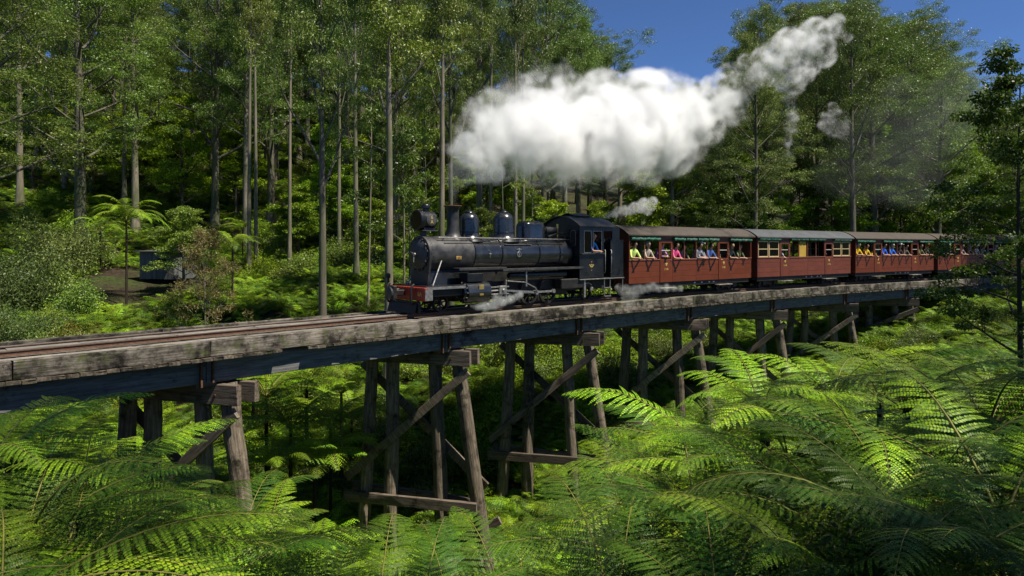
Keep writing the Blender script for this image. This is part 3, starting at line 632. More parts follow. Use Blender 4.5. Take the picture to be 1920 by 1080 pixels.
# ------------------------------------------------------------------ carriages
CL = 9.30; CW = .98; SILL = 1.69; WTOP = 2.55; EAVE = 2.73; BASE = .66
BAYS = [('w',.08,1.0),('w',1.04,1.96),('d',2.04,2.88),('w',2.95,3.78),('w',3.82,4.63),('w',4.70,5.51),('w',5.55,6.37),('d',6.44,7.27),('w',7.34,8.26),('w',8.30,9.22)]
_mc = {}
def shared(key, fn):
    if key not in _mc: _mc[key] = fn()
    return _mc[key]
def roof_prism():
    f = lambda y: EAVE+.02+.42*(1-(abs(y)/1.12)**2.2)
    ys = np.linspace(-1.12,1.12,25)
    return MB().prism([(y,f(y)) for y in ys]+[(y,f(y)-.05) for y in ys[::-1]], -.18, CL+.18, 'x').mesh('roof', [M['roof_brown']], 40)
def carriage(s_front, label, paint, roofm, glazed, numb):
    p, a = track(s_front+CL/2); root = empty('carriage', p, (0,0,a+PI)); tag(root, label, 'carriage', 'open sided carriages of the train')
    off = CL/2                                     # local x = off - distance from the front
    def put(name, key, fn, mats, parent=root, **k):
        me = shared((key, paint.name, roofm.name if 'roof' in key else ''), fn)
        return mesh_obj(name, me, parent, **k)
    X = lambda d: off-d
    def rb(key, d0, d1, y0, y1, z0, z1, mat, name, bev=.006, parent=root):
        c = ((X(d0)+X(d1))/2, (y0+y1)/2, (z0+z1)/2); L, W_, H_ = abs(d1-d0), abs(y1-y0), abs(z1-z0)
        me = shared((name, round(L,3), round(W_,3), round(H_,3), mat.name), lambda: MB().box(-L/2,L/2,-W_/2,W_/2,-H_/2,H_/2).mesh(name, mat, None, bev))
        return mesh_obj(name, me, parent, c)
    for sy in (1,-1):
        yo, yi = sy*CW, sy*(CW-.05)
        # boarded lower side, each board a piece with a fine shadow gap; doors are boarded too
        secs = [(.0,2.02),(2.90,6.42),(7.29,CL)]
        zs = np.linspace(BASE, SILL-.05, 5)
        for d0, d1 in secs:
            cuts = [d0, d1] if d1-d0 < 3 else [d0, 4.66, d1]
            for e0, e1 in zip(cuts[:-1], cuts[1:]):
                for j in range(4): rb('b', e0+.003, e1-.003, yi, yo+sy*.004*(j%2), zs[j]+.004, zs[j+1]-.004, paint, 'side_board', .007)
        MBk = 'rail'
        rb('r', .0, CL, yi-sy*.06, yi-sy*.004, BASE+.005, SILL-.06, M['maroon_dark'], 'inner_lining', 0)
        for (d0, d1) in secs: rb('r', d0+.002, d1-.002, yi-sy*.03, yo+sy*.035, SILL-.048, SILL-.002, M['trim'], 'window_sill', .008)
        rb('r', .0, CL, yi, yo+sy*.002, WTOP+.005, EAVE+.02, paint, 'cant_rail', .006)
        # posts
        for d0, d1 in ((0,.08),(1.96,2.04),(2.88,2.95),(4.63,4.70),(6.37,6.44),(7.27,7.34),(9.22,9.30)): rb('p', d0, d1, yi, yo+sy*.012, SILL, WTOP, paint, 'post', .006)
        for d0, d1 in ((1.0,1.04),(3.78,3.82),(5.51,5.55),(8.26,8.30)): rb('p', d0, d1, yi, yo, SILL, WTOP, M['trim'], 'window_bar', .004)
        for bi, (kind, d0, d1) in enumerate(BAYS):
            if kind == 'd':
                dr = rb('d', d0, d1, yi, yo+sy*.016, BASE+.004, SILL-.004, paint, 'door', .008)
                cx = (X(d0)+X(d1))/2-dr.location.x; yy = yo+sy*.018-dr.location.y
                rb('d', d0+.02, d1-.02, yi, yo+sy*.014, WTOP-.16, WTOP+.003, paint, 'door_head', .006)
                for e0, e1 in ((d0,d0+.10),(d1-.10,d1)): rb('d', e0, e1, yi, yo+sy*.014, SILL, WTOP-.16, paint, 'door_stile', .006)
                rb('d', d0+.1, d1-.1, yi+sy*.02, yo-sy*.004, 2.06, 2.085, M['white'], 'door_bar', 0)
                m = shared(('hw',sy), lambda: MB().cyl((-.34,0,.35),(-.34,sy*.03,.35),.022,n=8).cyl((-.34,0,.1),(-.34,sy*.03,.1),.022,n=8).cyl((-.34,0,.62),(-.34,sy*.03,.62),.022,n=8).box(.31,.37,0,sy*.04,.28,.34).mesh('door_hinge', M['steel'], 40))
                mesh_obj('door_handle', m, dr, (0, yy, .35))
                cr = shared(('cr',sy), lambda: MB().box(-.05,.05,0,sy*.006,.20,.30).box(-.03,.03,0,sy*.006,.16,.195).cyl((-.075,0,.26),(-.075,sy*.005,.26),.022,n=8).cyl((.075,0,.26),(.075,sy*.005,.26),.022,n=8).mesh('crest', M['gold']))
                mesh_obj('crest', cr, dr, (0, yy, .05))
                if sy > 0:
                    tx = shared(('num',numb), lambda: text_mesh(numb, .13, M['gold']))
                    mesh_obj('lettering', tx, dr, (0, yy+.002, .06), SIDE)
            else:
                # rolled green canvas blind
                L = d1-d0-.03
                def blind():
                    rg = random.Random(int(L*1000)); m = MB(); n = 12; pts = []
                    for q in range(13):
                        x = -L/2+L*q/12; pts.append((x, rg.uniform(-.006,.006), rg.uniform(-.008,.008)-.012*math.sin(q*1.1)))
                    m.tube(pts, [.075+rg.uniform(-.010,.010) for _ in pts], 10)
                    m.box(-L/2,L/2,-.012,.012,.0,.13); return m.mesh('blind', M['canvas'], 60)
                mesh_obj('blind', shared(('bl',round(L,2)), blind), root, ((X(d0)+X(d1))/2, yo+sy*.05, WTOP+.01 if not glazed else WTOP+.08))
                gl = glazed and (bi in (0,1,9) or (bi == 8))
                if gl:
                    m = shared(('gf',round(L,2)), lambda: MB().box(-L/2,L/2,-.015,.015,0,.05).box(-L/2,L/2,-.015,.015,.79,.84).box(-L/2,L/2,-.013,.013,.40,.435).box(-L/2,-L/2+.05,-.014,.014,.05,.79).box(L/2-.05,L/2,-.014,.014,.05,.79).mesh('window_frame', M['cream'], None, .004))
                    fo = mesh_obj('window_frame', m, root, ((X(d0)+X(d1))/2, yo-sy*.03, SILL+.005))
                    mesh_obj('window_pane', shared(('gp',round(L,2)), lambda: MB().box(-L/2+.04,L/2-.04,-.003,.003,.04,.80).mesh('window_pane', M['glass'])), fo)
                if glazed and bi == 4:
                    mesh_obj('yellow_blind', shared(('yb',round(L,2)), lambda: MB().box(-L/2+.06,L/2-.06,-.01,.01,0,.83).mesh('yellow_blind', M['yellow'])), root, ((X(d0)+X(d1))/2, yo-sy*.035, SILL+.006))
        # step boards
        for d0, d1 in ((1.9,3.0),(6.3,7.4)): rb('s', d0, d1, sy*.86, sy*1.14, .40, .435, M['plank'], 'step_board', .006)
        rb('u', .1, CL-.1, sy*.78, sy*.90, .46, BASE-.004, M['under'], 'sole_bar', .01)
        for k, d in enumerate((4.6,5.15,5.75,6.1)): rb('u', d, d+.12, sy*.90, sy*.905, .54, .60, M['white'], 'stencil_plate', 0)
    # ends with corner curve to the roof
    f = lambda y: EAVE+.42*(1-(abs(y)/1.12)**2.2)
    em = shared(('end', paint.name), lambda: MB().prism([(-CW+.055,BASE),(CW-.055,BASE)]+[(y, f(y)-.04) for y in np.linspace(CW-.055,-CW+.055,15)], -.03, .03, 'x').mesh('end_wall', M['maroon_dark']))
    for d in (.035, CL-.035): mesh_obj('end_wall', em, root, (X(d),0,0))
    rmsh = shared(('roofm', roofm.name), lambda: (lambda me: (me.materials.clear(), me.materials.append(roofm), me)[2])(roof_prism()))
    mesh_obj('roof', rmsh, root, (-off,0,0))
    rb('f', .06, CL-.06, -CW+.12, CW-.12, BASE, BASE+.06, M['plank'], 'floor', 0)
    rb('u', .1, CL-.1, -.6, .6, .50, BASE-.01, M['under'], 'underframe', 0)
    for k in range(6):
        d = .75+k*1.56
        rb('s', d-.04, d+.04, -.85, .85, BASE+.065, 1.50, M['maroon_dark'], 'seat_back', .01); rb('s', d+.045, d+.40, -.85, .85, 1.06, 1.11, M['trim'], 'seat', .01)
    # bogies
    for d in (1.55, CL-1.55):
        bm_ = shared('bogie', lambda: MB().box(-.85,.85,-.62,-.52,.26,.50).box(-.85,.85,.52,.62,.26,.50).box(-.14,.14,-.62,.62,.24,.50).box(-.62,-.36,.60,.70,.24,.46).box(.36,.62,.60,.70,.24,.46).box(-.62,-.36,-.70,-.60,.24,.46).box(.36,.62,-.70,-.60,.24,.46).mesh('bogie', M['under'], None, .015))
        bo = mesh_obj('bogie', bm_, root, (X(d),0,0))
        wm = shared('cwheel', lambda: (lambda m: (m.lathe([(.03,0),(.30,0),(.31,.02),(.285,.035),(.28,.1),(.24,.1),(.22,.06),(.10,.05),(.09,.1),(.03,.1)],(0,.36,.28+RT),(0,1,0),28), m.lathe([(.03,0),(.30,0),(.31,.02),(.285,.035),(.28,.1),(.24,.1),(.22,.06),(.10,.05),(.09,.1),(.03,.1)],(0,-.36,.28+RT),(0,-1,0),28), m.cyl((0,-.36,.28+RT),(0,.36,.28+RT),.05,n=8))[0])(MB()).mesh('wheelset', M['under'], 40))
        for x in (-.49,.49): mesh_obj('wheelset', wm, bo, (x,0,0))
    mesh_obj('coupler', shared('cpl', lambda: MB().box(-.35,.1,-.06,.06,.62,.78).mesh('coupler', M['under'], None, .02)), root, (off+.25,0,0))
    mesh_obj('vacuum_hose', shared('vh', lambda: MB().tube([(0,.3,.9),(.1,.3,.85),(.16,.2,.5),(.2,.05,.45)],.03).mesh('vacuum_hose', M['under'], 60)), root, (off-.02,0,0))
    return root
S0 = 17.02; PITCH = CL+.60
CARS = []
for i, (lb, pt, rf, gl, nb) in enumerate((('red-brown open carriage with brown roof coupled right behind the locomotive', M['maroon'], M['roof_brown'], False, '2 NB'),
    ('red-brown carriage with grey roof, cream glazed windows and yellow blinds', M['maroon_pale'], M['roof_grey'], True, '16 NB'),
    ('third carriage with passengers in yellow and blue shirts leaning out', M['maroon'], M['roof_brown'], False, '3 NB'),
    ('fourth carriage half hidden behind the dark leafy branches at right', M['maroon'], M['roof_brown'], False, '8 NB'),
    ('last carriage showing only a sliver of roof behind the right hand trunk', M['maroon'], M['roof_grey'], False, '7 NB'))):
    CARS.append(carriage(S0+i*PITCH, lb, pt, rf, gl, nb))

# ------------------------------------------------------------------ people
def body_mesh(name, joints, bones, root_i, skin_test):
    me = bpy.data.meshes.new(name); me.from_pydata([j[0] for j in joints], bones, [])
    o = bpy.data.objects.new(name, me); COL.objects.link(o)
    md = o.modifiers.new('skin', 'SKIN'); md.use_smooth_shade = True
    if not me.skin_vertices: me.skin_vertices.new() if hasattr(me.skin_vertices,'new') else None
    bpy.context.view_layer.objects.active = o
    if not me.skin_vertices:
        bpy.ops.object.select_all(action='DESELECT'); o.select_set(True); bpy.ops.mesh.customdata_skin_add()
    for i, sv in enumerate(me.skin_vertices[0].data): r = joints[i][1]; sv.radius = r if isinstance(r, tuple) else (r, r); sv.use_root = (i == root_i)
    ss = o.modifiers.new('sub', 'SUBSURF'); ss.levels = 1; ss.render_levels = 1
    bpy.context.view_layer.update()
    out = bpy.data.meshes.new_from_object(o.evaluated_get(bpy.context.evaluated_depsgraph_get())); bpy.data.objects.remove(o)
    out.materials.clear()
    for mt in (M['cloth'], M['skin']): out.materials.append(mt)
    for pl in out.polygons: pl.material_index = 1 if skin_test(pl.center) else 0; pl.use_smooth = True
    return out
def lean_pose(bare, tw, el):
    """standing at an open window, forearms folded over the sill; origin on the sill, +y outwards"""
    J = [((0,-.34,-.06),.145),((0,-.25,.12),(.15,.115)),((tw*.3,-.17,.30),(.165,.11)),((tw*.5,-.11,.40),.06),((tw*.8,-.075,.475),.062),((tw,-.055,.555),(.082,.095)),((tw,-.05,.635),(.07,.08)),((tw*1.1,.035,.545),.022)]
    Bn = [(0,1),(1,2),(2,3),(3,4),(4,5),(5,6),(5,7)]
    for s_ in (1,-1):
        k = len(J); sh = (s_*.185+tw*.3,-.15,.31); eb = (s_*.25,-.01+el*s_,.045); wr = (s_*.02+.04*s_,.155,.045); pm = (-s_*.035+.02*s_,.20,.035)
        J += [(sh,.062),(eb,.044),(wr,.029),(pm,(.036,.02))]; Bn += [(2,k),(k,k+1),(k+1,k+2),(k+2,k+3)]
        for q, (dx, dy, dz, L) in enumerate(((-.9,.35,.05,.062),(-.85,.5,-.1,.075),(-.75,.62,-.2,.078),(-.6,.75,-.25,.07),(.1,.8,.35,.05))):
            J.append(((pm[0]+s_*dx*L, pm[1]+dy*L, pm[2]+dz*L), .010)); Bn.append((k+3, len(J)-1))
        k = len(J); J += [((s_*.1,-.36,-.14),.09),((s_*.11,-.30,-.52),.06),((s_*.11,-.36,-.88),.042),((s_*.11,-.24,-.92),.036)]; Bn += [(0,k),(k,k+1),(k+1,k+2),(k+2,k+3)]
    return J, Bn, 0, (lambda c: c.z > .385 or (c.y > .02 and c.z > -.05 and (bare or c.y > .13)))
BODY = [body_mesh('body', *lean_pose(b, tw, el)) for b, tw, el in ((True,.0,.0),(True,.05,.03),(False,-.05,-.02),(True,-.03,.04))]
def hair_mesh(name, mat, long):
    m = MB(); n = 14; vs = []
    prof = [(.0,.118),(.05,.112),(.085,.08),(.10,.03),(.102,-.02),(.094,-.07 if not long else -.10)]+([(.09,-.17)] if long else [])
    for r_, z in prof:
        for i in range(n):
            a = 2*PI*i/n; back = max(0,-math.sin(a)); rr = r_*(1+.12*back); zz = z if (z > .03 or math.sin(a) < .45) else .045
            vs.append((rr*math.cos(a)*.9, rr*math.sin(a)-.012, zz))
    m.add(vs, [(j*n+i,j*n+(i+1)%n,(j+1)*n+(i+1)%n,(j+1)*n+i) for j in range(len(prof)-1) for i in range(n)])
    return m.mesh(name, mat, 80)
HAIR = {k: hair_mesh('hair', M[k], lg) for k, lg in (('hair_brown',False),('hair_fair',True),('hair_grey',False))}
HAIRL = hair_mesh('hair', M['hair_brown'], True)
CAP = MB().lathe([(.108,0),(.11,.03),(.10,.07),(.06,.105),(.01,.115)],(0,-.01,.02),(0,0,1),16).prism([(-.08,.08),(.08,.08),(.06,.19),(0,.21),(-.06,.19)],.02,.035,'z').mesh('cap', M['cloth'], 60)
EYES = MB().lathe([(.002,0),(.011,.004),(.011,.012),(.002,.016)],(.032,.083,.0),(0,1,0),8).lathe([(.002,0),(.011,.004),(.011,.012),(.002,.016)],(-.032,.083,.0),(0,1,0),8).mesh('eyes', M['eye'], 60)
def person(parent_car, d, inset, dz, pose, shirt, hair, label, yaw=0, cap=None, scale=1.0, base=None):
    rz = parent_car.rotation_euler.z; o3 = parent_car.location
    loc = base if base is not None else Vector((CL/2-d, CW+.04-inset, SILL+.01+dz))
    wl = o3+Matrix.Rotation(rz,3,'Z') @ loc
    root = empty('person', wl, (0,0,rz+yaw), scale=(scale*1.13,)*3); tag(root, label, 'person', 'people riding the train')
    b = mesh_obj('body', BODY[pose], root); b.color = (*shirt, 1)
    tw = (0,.05,-.05,-.03)[pose]; hd = (tw,-.055,.565)
    h = mesh_obj('hair', hair, root, hd)
    mesh_obj('eyes', EYES, root, hd)
    if cap: c = mesh_obj('cap', CAP, root, (hd[0],hd[1],hd[2]+.045)); c.color = (*cap, 1)
    return root
HB, HF, HG = HAIR['hair_brown'], HAIR['hair_fair'], HAIR['hair_grey']
c1, c2, c3, c4 = CARS[:4]
person(c1,.42,0,0,0,(.62,.80,.22),HB,'person in pale lime shirt leaning from the first window behind the locomotive')
person(c1,1.36,.02,0,1,(.42,.37,.30),HG,'person in tan top leaning out next to the one in lime')
person(c1,2.42,.16,.05,2,(.50,.22,.48),HB,'person in mauve top standing behind the first door of the front carriage')
person(c1,3.24,0,-.04,3,(.72,.10,.26),HB,'person in bright pink top leaning from the front carriage')
person(c1,4.22,.30,-.10,0,(.20,.18,.15),HB,'dim person sitting back inside the middle window of the front carriage')
person(c1,4.98,0,-.04,2,(.20,.22,.27),HB,'person in slate grey top left of the royal blue shirt')
person(c1,5.30,.12,-.02,1,(.30,.30,.32),HB,'person in white cap behind the one in slate grey', cap=(.8,.8,.8))
person(c1,5.92,0,-.05,0,(.07,.13,.36),HB,'person in royal blue shirt leaning from the front carriage')
person(c1,6.70,.24,-.12,2,(.45,.30,.12),HF,'fair haired person low inside the second door of the front carriage', scale=.85)
person(c1,7.62,0,-.06,3,(.025,.035,.035),HF,'person in black shirt leaning from the last windows of the front carriage')
person(c1,8.62,.14,-.08,1,(.16,.22,.10),HB,'person in mottled green top at the very last window of the front carriage')
person(c2,2.44,.2,-.08,0,(.6,.62,.66),HB,'person in white top behind the first door of the glazed carriage', scale=.9)
person(c3,.40,0,0,0,(.72,.46,.03),HG,'leftmost person in yellow shirt on the third carriage')
person(c3,1.36,0,-.05,1,(.66,.42,.03),HB,'second person in yellow shirt, nearer the door of the third carriage')
person(c3,2.40,.2,-.12,2,(.60,.40,.05),HB,'person in yellow just visible inside the first door of the third carriage', scale=.85)
person(c3,3.26,0,-.02,3,(.04,.13,.60),HB,'left of the two people in vivid blue shirts', scale=1.05)
person(c3,4.22,0,-.02,0,(.05,.16,.62),HG,'right of the two people in vivid blue shirts')
person(c3,5.14,0,-.03,1,(.05,.04,.05),HB,'person in dark top and white cap right of the blue shirts', cap=(.75,.72,.7))
person(c3,5.92,.04,-.04,2,(.14,.12,.10),HB,'person in brown top left of the second door of the third carriage')
person(c3,7.74,0,-.04,0,(.14,.14,.06),HF,'person in olive top beside the red hat')
person(c3,8.52,0,-.04,3,(.07,.07,.07),HB,'person in dark top wearing a bright red hat', cap=(.80,.02,.02))
person(c4,.42,0,-.02,0,(.10,.18,.45),HB,'left of two people in blue at the front of the fourth carriage')
person(c4,1.40,0,-.03,1,(.12,.16,.34),HG,'right of two people in blue at the front of the fourth carriage', cap=(.7,.7,.7))
for d, c, lb in ((3.2,(.4,.3,.28),'person in dusty pink top on the shaded fourth carriage'),(4.2,(.12,.12,.14),'person in charcoal top on the shaded fourth carriage'),(5.1,(.3,.32,.34),'person in pale grey top on the shaded fourth carriage'),(6.0,(.1,.14,.12),'person in dark green top on the shaded fourth carriage'),(7.7,(.15,.12,.2),'person in plum top near the end of the fourth carriage'),(8.6,(.55,.2,.15),'person in red top at the end of the fourth carriage')):
    person(c4,d,0,-.04,int(d*3)%4,c,(HB,HF,HG)[int(d*7)%3],lb)
person(loco,0,0,0,1,(.03,.15,.42),HB,'engine driver in blue overalls leaning from the cab window', base=Vector((-3.24,.93,2.0)), yaw=R(12))
person(loco,0,0,0,0,(.05,.22,.48),HB,'fireman in bright blue standing inside the cab doorway', base=Vector((-3.9,.15,2.05)), yaw=R(40))
# ------------------------------------------------------------------ vegetation meshes
def raw_mesh(name, V, Q, MI, mats):
    me = bpy.data.meshes.new(name); V = np.asarray(V, np.float32); Q = np.asarray(Q, np.int32); n = len(Q)
    me.vertices.add(len(V)); me.vertices.foreach_set('co', V.ravel())
    me.loops.add(n*4); me.loops.foreach_set('vertex_index', Q.ravel())
    me.polygons.add(n); me.polygons.foreach_set('loop_start', np.arange(0, n*4, 4, dtype=np.int32))
    for m in mats: me.materials.append(m)
    me.polygons.foreach_set('material_index', np.asarray(MI, np.int32)); me.update(calc_edges=True)
    return me
def unit(a): return a/np.maximum(np.linalg.norm(a, axis=-1, keepdims=True), 1e-9)
def leaf_quads(C, D, L, W, rng, side=None):
    S = unit(np.cross(D, rng.normal(size=C.shape))) if side is None else side
    L = L[:,None]; W = W[:,None]
    V = np.stack([C, C+D*L*.45+S*W/2, C+D*L, C+D*L*.45-S*W/2], 1).reshape(-1,3)
    return V, np.arange(len(V)).reshape(-1,4)
def clump_leaves(centers, radii, per, size, rng, flat=.62, droop=.6, asp=.30):
    N = len(centers)*per; U = unit(rng.normal(size=(N,3))); r = rng.random((N,1))**.5
    C = np.repeat(centers, per, 0)+U*r*np.repeat(radii, per)[:,None]*np.array([1,1,flat])
    D = unit(rng.normal(size=(N,3))*.8+U*.5+np.array([0,0,-droop])); L = size*rng.uniform(.65,1.3,N); return leaf_quads(C, D, L, L*asp*rng.uniform(.8,1.25,N), rng)
def tree_meshes(name, seed, H, r0, cs, spread, nl, leafm, barkm, leaf_size=.2, per=150, clump=.85, twigs=5, up=.75, asp=.30, flat=.62, droop=.6, lean=.012, top=1.0):
    rng = np.random.default_rng(seed); rg = random.Random(seed); m = MB(); cl = []
    tp = []; wx, wy = rg.uniform(-lean,lean)*H, rg.uniform(-lean,lean)*H; ph = rg.uniform(0,6)
    for j in range(13):
        t = j/12; tp.append(Vector((wx*t+math.sin(t*4+ph)*.006*H*t, wy*t+math.cos(t*3+ph)*.006*H*t, H*.97*t)))
    rad = lambda t: r0*(1-.82*t**1.05)+(r0*.45*max(0,1-t*16)**2)
    m.tube(tp, [max(.015, rad(j/12)) for j in range(13)], 10, cap=False)
    def tpt(t):
        f = min(t,.999)*12; i = int(f); return tp[i].lerp(tp[i+1], f-i)
    for i in range(nl):
        k = i/max(1,nl-1); t = cs+(.97-cs)*k**.92; az = i*2.399+rg.uniform(-.5,.5); Ln = spread*(1.05-.68*top*k)*rg.uniform(.7,1.25)
        o = tpt(t); e = R(rg.uniform(25,50))*up+R(18)*k; d = Vector((math.cos(az)*math.cos(e), math.sin(az)*math.cos(e), math.sin(e)))
        pts = [o]; cur = o.copy(); steps = 6; curl = rg.uniform(-.05,.16)
        for q in range(steps):
            d = (d+Vector((rg.uniform(-.14,.14), rg.uniform(-.14,.14), curl))).normalized(); cur = cur+d*Ln/steps; pts.append(cur.copy())
        rb_ = min(rad(t)*.55, .02+Ln*.016); m.tube(pts, [rb_*(1-.8*q/steps) for q in range(steps+1)], 6, cap=False)
        cl.append((pts[-1], clump*rg.uniform(.8,1.2)))
        for w in range(twigs):
            f = rg.uniform(.3,.98); j = min(steps-1, int(f*steps)); b = pts[j].lerp(pts[j+1], f*steps-j)
            dd = (pts[j+1]-pts[j]).normalized(); s_ = dd.cross(Vector((rg.uniform(-1,1),rg.uniform(-1,1),rg.uniform(-.3,1)))).normalized()
            td = (dd*.6+s_*.9+Vector((0,0,.25))).normalized(); tl = Ln*rg.uniform(.18,.38)
            e_ = b+td*tl; mid = b+td*tl*.5+Vector((0,0,tl*.06)); m.tube([b,mid,e_], [rb_*.4*(1-.6*f),rb_*.25,rb_*.1], 4, cap=False)
            cl.append((e_, clump*rg.uniform(.6,1.1)))
    tr = raw_mesh(name+'_trunk', m.v, m.f, m.m, [barkm]); tr.polygons.foreach_set('use_smooth', [True]*len(tr.polygons))
    C = np.array([tuple(c[0]) for c in cl]); rr = np.array([c[1] for c in cl])
    V, Q = clump_leaves(C, rr, per, leaf_size, rng, flat, droop, asp)
    cr = raw_mesh(name+'_crown', V, Q, np.zeros(len(Q)), [leafm]); return tr, cr
L_ = M
GUM = [tree_meshes('gum', 11, 30, .34, .38, 5.0, 24, L_['leaf_gum'], L_['bark_pale'], .155, 265, .85, twigs=8, flat=.55),
       tree_meshes('gum', 12, 30, .34, .32, 4.8, 26, L_['leaf_gum'], L_['bark_pale'], .155, 265, .85, twigs=8, up=.95, flat=.55, top=.6),
       tree_meshes('gum', 13, 28, .36, .34, 5.8, 26, L_['leaf_olive'], L_['bark_dark'], .155, 265, .9, twigs=8, up=1.0, flat=.5, top=.45),
       tree_meshes('gum', 14, 30, .32, .46, 4.6, 22, L_['leaf_olive'], L_['bark_pale'], .155, 265, .85, twigs=8, flat=.55),
       tree_meshes('gum', 15, 28, .38, .22, 6.4, 30, L_['leaf_gum'], L_['bark_dark'], .155, 265, .95, twigs=8, up=.85, flat=.5, top=.4),
       tree_meshes('gum', 16, 26, .30, .32, 5.2, 26, L_['leaf_grey'], L_['bark_dark'], .155, 265, .85, twigs=8, flat=.5, top=.35)]
POLE = [tree_meshes('pole_gum', 17, 21, .27, .50, 4.2, 13, L_['leaf_gum'], L_['bark_pale'], .155, 200, .72, twigs=7, up=1.35, flat=.55),
        tree_meshes('pole_gum', 18, 21, .27, .44, 4.8, 14, L_['leaf_gum'], L_['bark_dark'], .155, 200, .75, twigs=7, up=1.25, flat=.55),
        tree_meshes('pole_gum', 19, 22, .25, .58, 3.6, 12, L_['leaf_olive'], L_['bark_pale'], .155, 200, .7, twigs=7, up=1.3, flat=.55)]
BROAD = [tree_meshes('broadleaf', 21, 10, .14, .16, 2.9, 22, L_['leaf_bright'], L_['bark_brown'], .17, 150, .62, up=.55, asp=.5, flat=.45, droop=.3),
         tree_meshes('broadleaf', 22, 11, .15, .20, 2.6, 24, L_['leaf_bright'], L_['bark_brown'], .16, 150, .6, up=.6, asp=.5, flat=.45, droop=.3),
         tree_meshes('broadleaf', 23, 9, .13, .12, 3.0, 22, L_['leaf_olive'], L_['bark_brown'], .15, 160, .62, up=.5, asp=.45, flat=.5, droop=.35)]
DARKT = tree_meshes('overhanging_tree', 27, 13, .11, .22, 3.6, 20, L_['leaf_shade'], L_['bark_shade'], .13, 170, .55, twigs=7, up=.5, asp=.5, flat=.4, droop=.3)
SAPL = [tree_meshes('sapling', 31, 13, .075, .45, 1.5, 12, L_['leaf_gum'], L_['bark_pale'], .17, 70, .5, twigs=3), tree_meshes('sapling', 32, 12, .07, .55, 1.3, 10, L_['leaf_olive'], L_['bark_dark'], .16, 70, .5, twigs=3)]
def shrub_meshes(name, seed, r, leafm, size=.12, per=130, n=34, asp=.42, flat=.9, tall=1.0, barkm=None, clump=.34):
    rng = np.random.default_rng(seed); rg = random.Random(seed); m = MB(); cl = []
    for i in range(n):
        az = i*2.399; el = math.asin(min(1, rg.uniform(.12,1))); rr = r*rg.uniform(.6,1.05)
        e = Vector((math.cos(az)*math.cos(el)*rr, math.sin(az)*math.cos(el)*rr, math.sin(el)*rr*1.15*tall)); mid = e*.5+Vector((rg.uniform(-.1,.1),rg.uniform(-.1,.1),.15*r))
        m.tube([Vector((0,0,-.15)), mid, e], [.028*r,.018*r,.006*r], 4, cap=False); cl.append((e, r*clump*rg.uniform(.7,1.3)))
        if i%2: cl.append((e*.62+Vector((0,0,.1)), r*clump))
    C = np.array([tuple(c[0]) for c in cl]); rr = np.array([c[1] for c in cl])
    V, Q = clump_leaves(C, rr, per, size, rng, flat, .25, asp)
    st = raw_mesh(name+'_stems', m.v, m.f, m.m, [barkm or M['bark_brown']]); return st, raw_mesh(name+'_foliage', V, Q, np.zeros(len(Q)), [leafm])
SHRUB = [shrub_meshes('shrub', 41, 1.5, M['leaf_bright'], .13), shrub_meshes('shrub', 42, 1.3, M['leaf_olive'], .11), shrub_meshes('shrub', 43, 1.6, M['leaf_gum'], .13, tall=1.3),
         shrub_meshes('shrub', 44, 1.3, M['leaf_bright'], .10, tall=.8), shrub_meshes('shrub', 45, 1.4, M['leaf_grey'], .11)]
DIMS = [shrub_meshes('dim_shrub', 51, 1.4, M['leaf_shade'], .085, 170, 36), shrub_meshes('dim_shrub', 52, 1.3, M['leaf_shade'], .075, 190, 36)]
GOLD = shrub_meshes('golden_shrub', 46, 1.3, M['leaf_gold'], .10, 90, 30, tall=.9, clump=.26)
DRY = tree_meshes('dry_bush', 47, 4.6, .06, .06, 2.3, 22, M['leaf_dry'], M['bark_pale'], .10, 60, .34, twigs=6, up=.8, asp=.35, flat=.6, droop=.1)
GREYB = shrub_meshes('grey_shrub', 48, 2.6, M['leaf_grey'], .13, 260, 40, .35, tall=1.1, clump=.30)

